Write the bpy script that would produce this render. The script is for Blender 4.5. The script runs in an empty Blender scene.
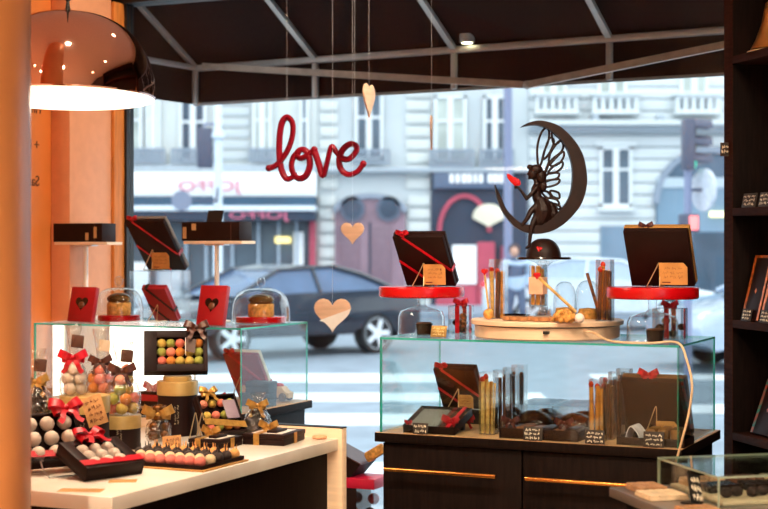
import bpy, bmesh, math, random
from mathutils import Vector, Matrix
random.seed(11)
sc = bpy.context.scene
COL = sc.collection
R = math.radians
F, H, HV, CU = 1500.0, 1.5, 247.0, 384.0        # focal length in pixels, eye height, horizon row, centre column
TH = R(24.7)
SN, CS = math.sin(TH), math.cos(TH)

# ---------------------------------------------------------------- places
def ab(a, b, z=0.0):                              # shop grid: a runs towards the window, b along it
    return Vector((a * SN + b * CS, a * CS - b * SN, z))
def ua(u, a, z=0.0):                              # point of depth line a under picture column u
    k = (u - CU) / F
    return ab(a, a * (k * CS - SN) / (CS + k * SN), z)
def spot(u, v, z):
    y = (H - z) * F / (v - HV)
    return Vector(((u - CU) / F * y, y, z))
def at(u, v, y):
    return Vector(((u - CU) / F * y, y, H - (v - HV) / F * y))
def zv(v, y):
    return H - (v - HV) / F * y

# ---------------------------------------------------------------- materials
def lin(c):
    if isinstance(c, str):
        c = [int(c[i:i + 2], 16) / 255 for i in (0, 2, 4)]
    return tuple((x / 12.92 if x <= .04045 else ((x + .055) / 1.055) ** 2.4) for x in c)
MATS = {}
def mat(name, col, rough=.5, metal=0., var=.12, scale=25., bump=0., stretch=None, spec=.5, coat=0., trans=0., bscale=None, alpha=None, col2=None):
    if name in MATS: return MATS[name]
    m = bpy.data.materials.new(name); m.use_nodes = True
    nt = m.node_tree; N, L = nt.nodes, nt.links
    p = N['Principled BSDF']
    c = lin(col)
    tc = N.new('ShaderNodeTexCoord'); mp = N.new('ShaderNodeMapping'); no = N.new('ShaderNodeTexNoise')
    if stretch: mp.inputs['Scale'].default_value = stretch
    no.inputs['Scale'].default_value = scale; no.inputs['Detail'].default_value = 4
    L.new(tc.outputs['Object'], mp.inputs['Vector']); L.new(mp.outputs['Vector'], no.inputs['Vector'])
    rp = N.new('ShaderNodeValToRGB')
    d = lin(col2) if col2 else tuple(min(1, x * (1 + var)) for x in c)
    e = c if col2 else tuple(x * (1 - var) for x in c)
    rp.color_ramp.elements[0].position = .35; rp.color_ramp.elements[0].color = (*e, 1)
    rp.color_ramp.elements[1].position = .65; rp.color_ramp.elements[1].color = (*d, 1)
    L.new(no.outputs['Fac'], rp.inputs['Fac']); L.new(rp.outputs['Color'], p.inputs['Base Color'])
    p.inputs['Roughness'].default_value = rough; p.inputs['Metallic'].default_value = metal
    p.inputs['Specular IOR Level'].default_value = spec
    p.inputs['Coat Weight'].default_value = coat; p.inputs['Transmission Weight'].default_value = trans
    if bump:
        b = N.new('ShaderNodeBump'); b.inputs['Strength'].default_value = bump; b.inputs['Distance'].default_value = .004
        if bscale:
            n2 = N.new('ShaderNodeTexNoise'); n2.inputs['Scale'].default_value = bscale; n2.inputs['Detail'].default_value = 5
            L.new(mp.outputs['Vector'], n2.inputs['Vector']); L.new(n2.outputs['Fac'], b.inputs['Height'])
        else: L.new(no.outputs['Fac'], b.inputs['Height'])
        L.new(b.outputs['Normal'], p.inputs['Normal'])
    MATS[name] = m
    return m
def glass(name, tint='ffffff', base=.03, edge=.55, power=4., rough=.02, wrinkle=0., wscale=40):
    if name in MATS: return MATS[name]
    m = bpy.data.materials.new(name); m.use_nodes = True
    nt = m.node_tree; N, L = nt.nodes, nt.links
    N.remove(N['Principled BSDF']); out = N['Material Output']
    t = N.new('ShaderNodeBsdfTransparent'); t.inputs['Color'].default_value = (*lin(tint), 1)
    g = N.new('ShaderNodeBsdfGlossy'); g.inputs['Roughness'].default_value = rough
    lw = N.new('ShaderNodeLayerWeight'); lw.inputs['Blend'].default_value = .5
    pw = N.new('ShaderNodeMath'); pw.operation = 'POWER'; pw.inputs[1].default_value = power
    ml = N.new('ShaderNodeMath'); ml.operation = 'MULTIPLY_ADD'; ml.inputs[1].default_value = edge; ml.inputs[2].default_value = base
    ml.use_clamp = True
    mx = N.new('ShaderNodeMixShader')
    L.new(lw.outputs['Facing'], pw.inputs[0]); L.new(pw.outputs[0], ml.inputs[0]); L.new(ml.outputs[0], mx.inputs[0])
    L.new(t.outputs[0], mx.inputs[1]); L.new(g.outputs[0], mx.inputs[2]); L.new(mx.outputs[0], out.inputs['Surface'])
    if wrinkle:
        tc = N.new('ShaderNodeTexCoord'); no = N.new('ShaderNodeTexNoise'); no.inputs['Scale'].default_value = wscale; no.inputs['Detail'].default_value = 3
        b = N.new('ShaderNodeBump'); b.inputs['Strength'].default_value = wrinkle; b.inputs['Distance'].default_value = .02
        L.new(tc.outputs['Object'], no.inputs['Vector']); L.new(no.outputs['Fac'], b.inputs['Height'])
        L.new(b.outputs['Normal'], g.inputs['Normal']); L.new(b.outputs['Normal'], lw.inputs['Normal'])
    MATS[name] = m
    return m
def glow(name, col, strength):
    if name in MATS: return MATS[name]
    m = bpy.data.materials.new(name); m.use_nodes = True
    p = m.node_tree.nodes['Principled BSDF']
    p.inputs['Base Color'].default_value = (*lin(col), 1)
    p.inputs['Emission Color'].default_value = (*lin(col), 1); p.inputs['Emission Strength'].default_value = strength
    MATS[name] = m
    return m

# ---------------------------------------------------------------- mesh building
I4 = Matrix.Identity(4)
def T(x, y, z): return Matrix.Translation((x, y, z))
def RX(d): return Matrix.Rotation(R(d), 4, 'X')
def RY(d): return Matrix.Rotation(R(d), 4, 'Y')
def RZ(d): return Matrix.Rotation(R(d), 4, 'Z')
def smooth_path(pts, n=6, closed=False):
    P = [Vector(p) for p in pts]; out = []
    m = len(P)
    for i in range(m if closed else m - 1):
        g = (lambda k: P[k % m]) if closed else (lambda k: P[max(0, min(m - 1, k))])
        p0, p1, p2, p3 = g(i - 1), g(i), g(i + 1), g(i + 2)
        for j in range(n):
            t = j / n
            out.append(.5 * ((2 * p1) + (p2 - p0) * t + (2 * p0 - 5 * p1 + 4 * p2 - p3) * t * t + (3 * p1 - p0 - 3 * p2 + p3) * t ** 3))
    if not closed: out.append(P[-1])
    return out
class MB:
    def __init__(s): s.bm = bmesh.new(); s.mi = 0; s.X = I4
    def _fin(s, verts, faces, M):
        M = s.X @ (M or I4)
        for v in verts: v.co = M @ v.co
        if M.determinant() < 0: bmesh.ops.reverse_faces(s.bm, faces=list(faces))
        for f in faces: f.material_index = s.mi
        return s
    def raw(s, co, fa, M=None):
        vs = [s.bm.verts.new(c) for c in co]; fs = []
        for f in fa:
            try: fs.append(s.bm.faces.new([vs[i] for i in f]))
            except ValueError: pass
        return s._fin(vs, fs, M)
    def box(s, x, y, z, sx, sy, sz, bev=0., M=None, seg=2):          # centre, full sizes
        nv, nf = set(s.bm.verts), set(s.bm.faces)
        r = bmesh.ops.create_cube(s.bm, size=1)
        for v in r['verts']: v.co = Vector((v.co.x * sx + x, v.co.y * sy + y, v.co.z * sz + z))
        if bev:
            es = list({e for v in r['verts'] for e in v.link_edges})
            bmesh.ops.bevel(s.bm, geom=es, offset=min(bev, .45 * min(sx, sy, sz)), segments=seg, affect='EDGES', profile=.5)
        return s._fin([v for v in s.bm.verts if v not in nv], [f for f in s.bm.faces if f not in nf], M)
    def bx(s, x0, x1, y0, y1, z0, z1, bev=0., M=None):
        return s.box((x0 + x1) / 2, (y0 + y1) / 2, (z0 + z1) / 2, abs(x1 - x0), abs(y1 - y0), abs(z1 - z0), bev, M)
    def lathe(s, prof, seg=24, M=None, cap=True):
        co, fa = [], []
        n = len(prof)
        for k in range(seg):
            t = 2 * math.pi * k / seg
            for r, z in prof: co.append((max(r, 1e-5) * math.cos(t), max(r, 1e-5) * math.sin(t), z))
        for k in range(seg):
            for i in range(n - 1):
                a, b = k * n + i, ((k + 1) % seg) * n + i
                fa.append((a, b, b + 1, a + 1))
        if cap:
            if prof[0][0] > 1e-4: fa.append([k * n for k in range(seg)][::-1])
            if prof[-1][0] > 1e-4: fa.append([k * n + n - 1 for k in range(seg)])
        return s.raw(co, fa, M)
    def ball(s, c, r, seg=12, rings=8, M=None):
        if not hasattr(r, '__len__'): r = (r, r, r)
        co = [(c[0], c[1], c[2] - r[2])]; fa = []
        for i in range(1, rings):
            t = math.pi * i / rings
            for k in range(seg):
                p = 2 * math.pi * k / seg
                co.append((c[0] + r[0] * math.sin(t) * math.cos(p), c[1] + r[1] * math.sin(t) * math.sin(p), c[2] - r[2] * math.cos(t)))
        co.append((c[0], c[1], c[2] + r[2])); e = len(co) - 1
        for k in range(seg):
            k2 = (k + 1) % seg
            fa.append((0, 1 + k2, 1 + k))
            for i in range(rings - 2):
                a = 1 + i * seg
                fa.append((a + k, a + k2, a + seg + k2, a + seg + k))
            a = 1 + (rings - 2) * seg
            fa.append((a + k, a + k2, e))
        return s.raw(co, fa, M)
    def prism(s, pts, d0, d1, axis='y', bev=0., M=None):             # 2D outline (x, z) pushed along y, or (x, y) along z
        if sum(pts[i][0] * pts[(i + 1) % len(pts)][1] - pts[(i + 1) % len(pts)][0] * pts[i][1] for i in range(len(pts))) < 0: pts = pts[::-1]
        nv, nf = set(s.bm.verts), set(s.bm.faces)
        if axis == 'y': A = [(p[0], d0, p[1]) for p in pts]; B = [(p[0], d1, p[1]) for p in pts]
        else: A = [(p[0], p[1], d1) for p in pts]; B = [(p[0], p[1], d0) for p in pts]
        n = len(pts)
        va = [s.bm.verts.new(c) for c in A]; vb = [s.bm.verts.new(c) for c in B]
        fs = [s.bm.faces.new(va), s.bm.faces.new(vb[::-1])]
        for i in range(n): fs.append(s.bm.faces.new((va[i], vb[i], vb[(i + 1) % n], va[(i + 1) % n])))
        if bev:
            es = list(set(fs[0].edges) | set(fs[1].edges))
            bmesh.ops.bevel(s.bm, geom=es, offset=bev, segments=2, affect='EDGES', profile=.5)
        return s._fin([v for v in s.bm.verts if v not in nv], [f for f in s.bm.faces if f not in nf], M)
    def sweep(s, pts, sect, closed=False, side=None, M=None, radii=None):
        P = [Vector(p) for p in pts]; n = len(P); k = len(sect); co, fa = [], []
        prev = None
        for i in range(n):
            t = (P[(i + 1) % n] - P[i - 1]) if closed else (P[min(n - 1, i + 1)] - P[max(0, i - 1)])
            if t.length < 1e-9: t = Vector((0, 0, 1))
            t.normalize()
            if side is not None: a = Vector(side); a = a - t * a.dot(t)
            elif prev is None:
                a = t.orthogonal()
            else: a = prev - t * prev.dot(t)
            if a.length < 1e-6: a = t.orthogonal()
            a.normalize(); prev = a; b = t.cross(a)
            q = radii[i] if radii else 1.
            for u, w in sect: co.append(P[i] + a * u * q + b * w * q)
        for i in range(n if closed else n - 1):
            j = (i + 1) % n
            for m in range(k): fa.append((i * k + m, i * k + (m + 1) % k, j * k + (m + 1) % k, j * k + m))
        if not closed: fa += [list(range(k))[::-1], [(n - 1) * k + m for m in range(k)]]
        return s.raw(co, fa, M)
    def tube(s, pts, r, seg=6, closed=False, M=None, radii=None):
        sec = [(r * math.cos(2 * math.pi * i / seg), r * math.sin(2 * math.pi * i / seg)) for i in range(seg)]
        return s.sweep(pts, sec, closed, None, M, radii)
    def strip(s, pts, w, t, side, closed=False, M=None):              # flat ribbon, width w along side
        return s.sweep(pts, [(-w / 2, -t / 2), (w / 2, -t / 2), (w / 2, t / 2), (-w / 2, t / 2)], closed, side, M)
    def bow(s, c, z, M=None, tails=True, fat=.42):                    # ribbon bow of half width z lying in the x-z plane
        M = (M or I4) @ T(*c)
        for g in (-1, 1):
            for dy, k, tl in ((-.1, 1., .42), (.12, .82, -.05)):
                loop = smooth_path([(0, 0, 0), (g * .4 * z * k, dy * z - .3 * z, tl * .35 * z), (g * .85 * z * k, dy * z - .22 * z, tl * .8 * z), (g * 1.02 * z * k, dy * z, tl * z), (g * .8 * z * k, dy * z + .2 * z, tl * .7 * z), (g * .35 * z, dy * z + .2 * z, tl * .3 * z), (0, .05 * z, 0)], 3)
                n = len(loop); w = fat * z * 1.5
                s.sweep(loop, [(-w / 2, -.006 * z - .0002), (w / 2, -.006 * z - .0002), (w / 2, .006 * z + .0002), (-w / 2, .006 * z + .0002)], side=(-g * tl, 0, 1), M=M, radii=[.35 + .65 * math.sin(math.pi * i / (n - 1)) ** .6 for i in range(n)])
            if tails:
                s.strip(smooth_path([(0, -.05 * z, 0), (g * .35 * z, -.25 * z, -.4 * z), (g * .5 * z, -.2 * z, -.8 * z), (g * .75 * z, -.25 * z, -1.05 * z)], 4), fat * .8 * z, .012 * z + .0004, (1, 0, .5 * g), M=M)
        s.ball((0, -.08 * z, .03 * z), (.2 * z, .22 * z, .2 * z), 8, 6, M=M)
        return s
    def mesh(s, name, mats, angle=38):
        bmesh.ops.remove_doubles(s.bm, verts=s.bm.verts, dist=1e-6)
        me = bpy.data.meshes.new(name); s.bm.to_mesh(me); s.bm.free()
        for m in (mats if isinstance(mats, (list, tuple)) else [mats]): me.materials.append(m)
        me.shade_smooth(); me.set_sharp_from_angle(angle=R(angle))
        return me

# ---------------------------------------------------------------- scene tree
def link(name, data, parent=None, loc=(0, 0, 0), rz=0.):
    o = bpy.data.objects.new(name, data); COL.objects.link(o)
    o.location = loc; o.rotation_euler = (0, 0, rz)
    if parent is not None: o.parent = parent
    return o
def tag(o, label, cat, group=None):
    o['label'] = label; o['category'] = cat
    if group: o['group'] = group
    return o
def thing(name, label, cat, loc, rz=-TH, group=None):
    return tag(link(name, None, None, loc, rz), label, cat, group)
def part(name, mb, mats, parent, label=None, angle=38):
    o = link(name, mb.mesh(name, mats, angle), parent)
    if label: o['label'] = label
    return o
def solo(name, mb, mats, label, cat, loc=(0, 0, 0), rz=-TH, group=None, angle=38):
    return tag(link(name, mb.mesh(name, mats, angle), None, loc, rz), label, cat, group)
def struct(name, mb, mats, loc=(0, 0, 0), rz=0., parent=None):
    o = link(name, mb.mesh(name, mats), parent, loc, rz); o['kind'] = 'structure'
    return o
def dup(root, loc, rz=None, label=None, group=None, scale=None):
    r = root.copy(); COL.objects.link(r); r.location = loc
    if rz is not None: r.rotation_euler = (0, 0, rz)
    if scale: r.scale = (scale,) * 3
    if label: r['label'] = label
    if group: r['group'] = group
    for ch in list(root.children):
        c = ch.copy(); COL.objects.link(c); c.parent = r
        for g in list(ch.children):
            d = g.copy(); COL.objects.link(d); d.parent = c
    return r
def text_mesh(txt, size, depth, mirror=False, align='CENTER'):
    cu = bpy.data.curves.new('lettering', 'FONT'); cu.body = txt; cu.size = size; cu.extrude = depth; cu.align_x = align
    ob = bpy.data.objects.new('lettering', cu); COL.objects.link(ob)
    dg = bpy.context.evaluated_depsgraph_get()
    me = bpy.data.meshes.new_from_object(ob.evaluated_get(dg))
    bpy.data.objects.remove(ob); bpy.data.curves.remove(cu)
    M = RX(90)
    if mirror: M = Matrix.Diagonal((-1, 1, 1, 1)) @ M
    me.transform(M)
    if mirror: me.flip_normals()
    return me
def scribble(mb, x0, x1, z0, z1, y, rows, r, M=None, seed=1):          # illegible handwriting
    rnd = random.Random(seed)
    for k in range(rows):
        zc = z1 - (k + .5) * (z1 - z0) / rows; hh = (z1 - z0) / rows * .42
        x = x0 + rnd.random() * .12 * (x1 - x0)
        e = x1 - rnd.random() * .12 * (x1 - x0)
        while x < e:
            wl = min(e - x, (x1 - x0) * (.14 + .2 * rnd.random())); n = 6
            mb.strip([(x + wl * i / n, y, zc + hh * (1 if i % 2 else -1) * (.5 * 0 + rnd.random())) for i in range(n + 1)], r * 1.5, r * .5, (0, .2, 1), M=M)
            x += wl + (x1 - x0) * .09

# ---------------------------------------------------------------- palette
CHOC = mat('dark_chocolate_card', '1f0e0b', .5, var=.15, scale=18, spec=.15)
CHOCG = mat('glossy_dark_chocolate', '1a0a07', .15, var=.3, scale=12, coat=.3)
CHOCM = mat('moulded_chocolate', '200d08', .5, spec=.25, var=.25, scale=30, bump=.06)
RED = mat('red_gloss', 'b6060e', .25, var=.06)
REDC = mat('red_card', 'a20818', .45, var=.08)
REDR = mat('red_satin_ribbon', 'b80c20', .35, var=.15, scale=60)
BRNR = mat('brown_satin_ribbon', '4a2417', .38, var=.2, scale=60)
GOLDR = mat('gold_ribbon', 'b08440', .35, metal=.5, var=.2, scale=60)
GOLDL = mat('gold_lid', 'bd9c5e', .38, metal=.35, var=.1)
KRAFT = mat('kraft_card', 'bd8a52', .7, var=.15, scale=60)
GOLDC = mat('gold_card', 'bd8a4a', .55, var=.12, metal=.15)
WIRE = mat('brass_wire', 'd9c39a', .28, metal=.8, var=.05)
STEEL = mat('brushed_steel', 'c9cbcc', .3, metal=.9, var=.06)
INK = mat('brown_ink', '6a2f18', .7)
CHALK = mat('chalk_ink', 'e8dfc8', .7, var=.05)
BLACK = mat('black_card', '14100e', .5)
WHITE = mat('white_paint', 'f0ece6', .5, var=.03)
GLS = glass('clear_glass', 'f6fbfa', .035, .6, 3.)
ACR = glass('clear_acrylic', 'f8fafa', .085, .6, 2.5)
CELLO = glass('cellophane', 'fbfaf6', .08, .6, 2., rough=.08, wrinkle=.9, wscale=55)
BOWL = glass('blown_glass', 'f4f8f8', .04, .8, 2.2)
EDGE = mat('green_glass_edge', '2fa58a', .12, var=.1, scale=8, trans=.35)
CRUST = mat('golden_crust', 'c98f45', .8, var=.35, scale=90, bump=.8)
COCOA = mat('cocoa_truffle', '2c1710', .75, var=.35, scale=140, bump=.7)
# ================================================================ the room
PAINT = mat('apricot_wall_paint', 'd87a34', .55, var=.04, scale=6)
PAINTC = mat('peach_column_paint', 'ea9a5c', .35, var=.04, scale=5)
JAMB = mat('oiled_wood_jamb', 'c9772f', .5, var=.15, scale=8, stretch=(8, 8, 1))
FLOORM = mat('pale_bounce_floor', 'bfae98', .45, var=.1, scale=6, stretch=(6, 1, 1))  # floor is out of view; made pale to bounce light up to the ceiling
CEIL = mat('warm_ceiling_paint', 'd8c2b0', .8, var=.03)
DARKW = mat('dark_stained_wood', '150c09', .55, spec=.07, var=.35, scale=10, stretch=(12, 12, 1.2), bump=.05)
SHELFW = mat('dark_shelf_wood', '331b12', .7, spec=.03, var=.25, scale=9, stretch=(2, 2, 12))
OAK = mat('warm_oak_edge', 'b98a5c', .5, var=.22, scale=7, stretch=(1.5, 14, 14))
struct('floor', MB().bx(-3.7, 3.6, -4, 5.12, -.06, 0), FLOORM, rz=-TH)
struct('ceiling', MB().bx(-3.7, 3.6, -4, 5.12, 3.0, 3.1), CEIL, rz=-TH)
struct('wall_left', MB().bx(-3.69, -3.54, -4, 5.12, 0, 3.0), PAINT, rz=-TH)
wb = struct('wall_back', MB().bx(-3.54, 3.6, -4, -3.85, 0, 3.0), mat('cream_wall_paint', 'd8b99a', .7, var=.04), rz=-TH)
pier = struct('trim_1', MB().bx(-3.54, -3.452, 4.66, 4.93, 0, 3.0, .004), mat('peach_pier_paint', 'e09a70', .55, var=.03), rz=-TH)
struct('trim_2', MB().bx(-3.54, 1.7, 4.985, 5.09, 2.47, 3.0), mat('black_window_header', '0d0b0a', .5), rz=-TH)
RW = R(13.83)                                            # the right wall and its furniture stand turned the other way
RO = Vector((1.068, 4.6, 0))
struct('wall_right', MB().bx(.36, .5, -8.5, .62, 0, 3.0), mat('brown_wall_paint', '35221a', .7, var=.05), loc=RO, rz=RW)
struct('baseboard_left', MB().bx(-3.54, -3.525, -3.85, 4.68, 0, .1, .004), WHITE, rz=-TH)
col_ = MB(); col_.lathe([(.215, 0), (.215, 3.0)], 64)
struct('pillar', col_, PAINTC, loc=(-.915, 2.95, 0))
# shop window: jamb, sill rail and one big pane
win = struct('window_1', MB().bx(-3.54, -3.44, 4.932, 5.06, 0, 2.47, .004).bx(1.3, 1.4, 4.99, 5.06, 0, 2.47, .004), JAMB, rz=-TH)
fr = struct('window_frame', MB().bx(-3.44, -3.428, 5.0, 5.05, .0, 2.47).bx(-3.428, 1.3, 4.995, 5.05, 0, .06), BLACK, parent=win)
PANE = glass('shop_window_glass', 'f4fafc', .012, .5, 4.)
pn = struct('window_pane', MB().bx(-3.428, 1.3, 5.018, 5.028, .06, 2.47), PANE, parent=win)
# handwriting on the wall, seen reversed
for txt, u, v in (('Time', 43, 114), ('+ Nu', 39.5, 150), ('Sauf', 39.5, 186)):
    me = text_mesh(txt, .055, .0008, True, 'LEFT'); me.materials.append(mat('pencil_grey', '5a3014', .8))
    o = link('wall_lettering', me); b0 = -3.5385
    k = (u - CU) / F; a0 = b0 * (CS + k * SN) / (k * CS - SN)
    p = ab(a0, b0); o.location = (p.x, p.y, zv(v, p.y)); o.rotation_euler = (0, 0, -TH + math.pi / 2); o['kind'] = 'structure'

# ================================================================ awning
FO = Vector((-.88, 7.0, 0)); WA = R(29.3)
AX, AY = Vector((math.cos(WA), -math.sin(WA), 0)), Vector((math.sin(WA), math.cos(WA), 0))
ZT, ZB, SL, DP, LW = 2.345, 2.165, .55, .62, 3.15
AWN = mat('dark_brown_awning_canvas', '231b1a', .95, spec=.05, var=.12, scale=200)
BARM = mat('grey_painted_metal', 'b9b4ae', .4, metal=.3, var=.06)
aw = thing('awning', 'dark brown canvas awning with grey metal ribs outside the shop window', 'awning', FO, -WA)
m = MB()
m.raw([(0, 0, ZT), (LW, 0, ZT), (LW, -DP, ZT + SL * DP), (0, -DP, ZT + SL * DP), (0, 0, ZT + .006), (LW, 0, ZT + .006), (LW, -DP, ZT + SL * DP + .006), (0, -DP, ZT + SL * DP + .006)],
      [(0, 1, 2, 3), (7, 6, 5, 4), (0, 4, 5, 1), (1, 5, 6, 2), (2, 6, 7, 3), (3, 7, 4, 0)])
part('canopy', m, AWN, aw)
part('valance', MB().bx(0, LW, .0, .008, ZB, ZT), AWN, aw)
m = MB(); m.prism([(0, ZB), (-DP, ZB), (-DP, ZT + SL * DP), (0, ZT)], 0, .008)
m2 = MB(); m2.raw([(0, 0, ZB), (0, -DP, ZB), (0, -DP, ZT + SL * DP), (0, 0, ZT), (-.008, 0, ZB), (-.008, -DP, ZB), (-.008, -DP, ZT + SL * DP), (-.008, 0, ZT)],
                  [(0, 1, 2, 3), (7, 6, 5, 4), (0, 4, 5, 1), (1, 5, 6, 2), (2, 6, 7, 3), (3, 7, 4, 0)])
m.bm.free()
part('side_valance', m2, AWN, aw)
part('front_bar', MB().bx(0, LW, -.03, 0, ZT - .028, ZT, .006), BARM, aw)
part('side_bar', MB().bx(0, .024, -DP, -.03, ZT - .024, ZT, .004), BARM, aw)
part('hem', MB().bx(-.01, LW, -.003, .011, ZB - .006, ZB + .006), mat('pale_hem', '8f8a86', .6), aw)
for t in (0.0, .657, 1.345, 2.037, 2.73):
    x = t + .012
    part('rib', MB().sweep([(x, -.015, ZT - .012), (x, -DP, ZT + SL * DP - .012)], [(-.013, -.009), (.013, -.009), (.013, .009), (-.013, .009)], side=(1, 0, 0)), BARM, aw)
    part('post', MB().bx(x - .012, x + .012, -.028, -.004, ZB, ZT - .028, .004), BARM, aw)
def awl(p): d = p - FO; return Vector((d.dot(AX), d.dot(AY), p.z))
e0, e1, e2 = awl(at(203, 66, 6.9)), awl(at(527, 85, 6.08)), awl(at(735, 43, 5.5))
e1.y = min(e1.y, -.05)
sq = [(-.014, -.01), (.014, -.01), (.014, .01), (-.014, .01)]
part('folding_arm', MB().sweep([e0, e1], sq, side=(0, 0, 1)), mat('tan_painted_metal', 'a89a8c', .45, metal=.2), aw)
part('folding_arm', MB().sweep([e1, e2], sq, side=(0, 0, 1)), MATS['tan_painted_metal'], aw)
part('elbow', MB().ball(e1, .018), BARM, aw)
for u, v, lb in ((467, 37, 'small round glow added for a lamp reflection, nearer the pendant lamp'), (601, 42, 'small round glow added for a lamp reflection, nearer the dark shelf')):  # glowing discs added to stand in for interior spots reflected in the glass
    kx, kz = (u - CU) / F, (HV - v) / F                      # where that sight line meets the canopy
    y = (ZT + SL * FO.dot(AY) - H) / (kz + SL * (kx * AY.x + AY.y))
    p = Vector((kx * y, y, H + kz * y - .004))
    s = thing('light_spot', lb, 'light_spot', p, -WA, 'added reflection glows')
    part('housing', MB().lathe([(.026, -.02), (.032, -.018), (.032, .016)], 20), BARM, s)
    part('lamp', MB().lathe([(.022, -.0225), (.022, -.0195)], 16), glow('reflected_spot_glow', 'fff0c0', 6), s)

# ================================================================ pendant lamp
COPPER = mat('mirror_copper', 'ecbcae', .05, metal=1., var=.01)
LY = 3.92; lc = at(67, 98.5, LY)
lamp = thing('pendant_lamp', 'large mirror copper dome pendant lamp hanging over the marble counter', 'lamp', lc)
lamp.rotation_euler = (R(-2.4), R(0), 0)
rad = 88 / F * LY
prof = [(rad * .985, 0), (rad, .004)]
for i in range(1, 25):
    t = i / 24 * math.pi / 2
    prof.append((rad * max(0, math.cos(t)) ** .82, .004 + 85 / F * LY * math.sin(t) ** .93))
part('lamp_shade', MB().lathe(prof, 72, cap=False), COPPER, lamp)
part('diffuser', MB().lathe([(.0, -.004), (rad * .97, -.002), (rad * .985, .0), (rad * .97, .004), (0, .004)], 64, cap=False), glow('lamp_glow', 'fff0dc', 1.1), lamp)
zc = .004 + 85 / F * LY
part('cord', MB().tube([(0, 0, zc), (0, 0, 3.0 - lc.z - .01)], .004, 8), BLACK, lamp)
part('cord_grip', MB().lathe([(.004, zc - .004), (.016, zc - .002), (.012, zc + .004), (.006, zc + .012), (.004, zc + .03), (.008, zc + .034), (.008, zc + .06), (.004, zc + .064)], 16), BLACK, lamp)
for i, (a, b) in enumerate(((2.6, -1.9), (1.3, -1.2), (3.2, -.6), (1.0, -2.6), (2.2, .3), (0, -.8), (-.9, -1.9), (-1.6, .2), (3.9, -1.9))):
    c = thing('ceiling_spot', 'round recessed ceiling spot above the chocolate counters', 'ceiling light', ab(a, b, 3.0), -TH, 'recessed ceiling spots')
    part('trim_ring', MB().lathe([(.045, -.012), (.06, -.01), (.062, -.0005)], 24), STEEL, c)
    part('lamp', MB().lathe([(.043, -.0135), (.043, -.0115)], 20), glow('ceiling_spot_glow', 'ffdcae', 25), c)
# ================================================================ the street
FY = 36.0; FP = F / FY
def fx(u): return (u - CU) / FP
def fz(v): return H + (HV - v) / FP
STONE = mat('pale_limestone', 'c4cacc', .8, var=.06, scale=.8, bump=.1)
STONEW = mat('white_limestone', 'd2d7d8', .8, var=.05, scale=.7)
CREAM = mat('cream_render', 'd0d3d0', .8, var=.06, scale=.7)
FRAMEW = mat('white_window_frame', 'e2e6e8', .5, var=.03)
GLZ = mat('grey_blue_glazing', '51606e', .15, var=.35, scale=.8)
GLZD = mat('dark_blue_glazing', '364556', .15, var=.35, scale=.9)
GLZL = mat('pale_curtained_glazing', 'b9c0b8', .3, var=.2, scale=1.2)
IRON = mat('blue_grey_ironwork', '8e99a6', .6, var=.1)
NAVY = mat('navy_shopfront', '25354a', .5, var=.15, scale=1)
TEAL = mat('teal_blue_awning', '2f4f66', .6, var=.12, scale=1)
PINK = mat('pink_sign_letters', 'e0708f', .5, var=.05)
ROSE = mat('rose_red_paint', 'b5475c', .5, var=.15, scale=1.5)
SIGNW = mat('white_sign_board', 'fafafa', .4, var=.02)
struct('road', MB().bx(-60, 60, 8.6, 31, -.02, 0), mat('pale_wet_asphalt', '848f9b', .55, var=.14, scale=3))
struct('pavement_near', MB().bx(-30, 30, 5.2, 8.6, -.03, .02), mat('light_paving', 'a9b0b8', .7, var=.1, scale=3))
struct('pavement_far', MB().bx(-60, 60, 31, 36, -.02, .12), mat('grey_paving', '8e98a6', .7, var=.1, scale=2))
STR = mat('white_road_paint', 'dfe3e8', .6, var=.06, scale=4)
for y0, y1, x0, x1 in ((16.6, 17.7, -6, 1.4), (14.55, 15.35, -6, 1.6), (12.6, 13.45, -6, 1.1), (11.0, 11.8, -6, -.55), (9.7, 10.4, -6, .4), (16.9, 17.6, 2.4, 6), (13.5, 14.2, 2.4, 6)):
    struct('road_marking', MB().bx(x0, x1, y0, y1, 0, .006), STR)
def facade(name, label, u0, u1, m_):
    o = thing(name, label, 'building', (0, FY, 0), 0)
    part('wall', MB().bx(fx(u0), fx(u1), 0, 4, -.02, 16), m_, o)
    return o
def fbox(o, name, u0, u1, v0, v1, d, m_, bev=0., y0=0., label=None):
    return part(name, MB().bx(fx(u0), fx(u1), -d, y0, fz(v1), fz(v0), bev), m_, o, label)
def fwin(o, u0, u1, v0, v1, gl, n=2, bars=1, name='window'):
    w = MB(); x0, x1, z0, z1 = fx(u0), fx(u1), fz(v1), fz(v0); f = .07
    w.bx(x0, x0 + f, -.1, 0, z0, z1).bx(x1 - f, x1, -.1, 0, z0, z1).bx(x0, x1, -.1, 0, z0, z0 + f).bx(x0, x1, -.1, 0, z1 - f, z1)
    for i in range(1, n):
        x = x0 + (x1 - x0) * i / n; w.bx(x - .07, x + .07, -.11, 0, z0, z1)
    for i in range(bars):
        z = z0 + (z1 - z0) * (.62 if bars == 1 else (i + 1) / (bars + 1)); w.bx(x0, x1, -.09, 0, z - .03, z + .03)
    p = part(name, w, FRAMEW, o); p.location.y = -.06
    part('pane', MB().bx(x0 + .03, x1 - .03, -.04, -.01, z0 + .03, z1 - .03), gl, p)
def rail(o, u0, u1, v0, v1, n, m_=IRON, w=.03, name='balcony_railing'):
    r = MB(); x0, x1, z0, z1 = fx(u0), fx(u1), fz(v1), fz(v0)
    r.bx(x0, x1, -.36, -.28, z1 - .06, z1).bx(x0, x1, -.36, -.28, z0, z0 + .05)
    n = max(5, int(n * .6))
    for i in range(n + 1):
        x = x0 + (x1 - x0) * i / n; r.bx(x - w, x + w, -.345, -.295, z0, z1)
    part(name, r, m_, o)
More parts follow.
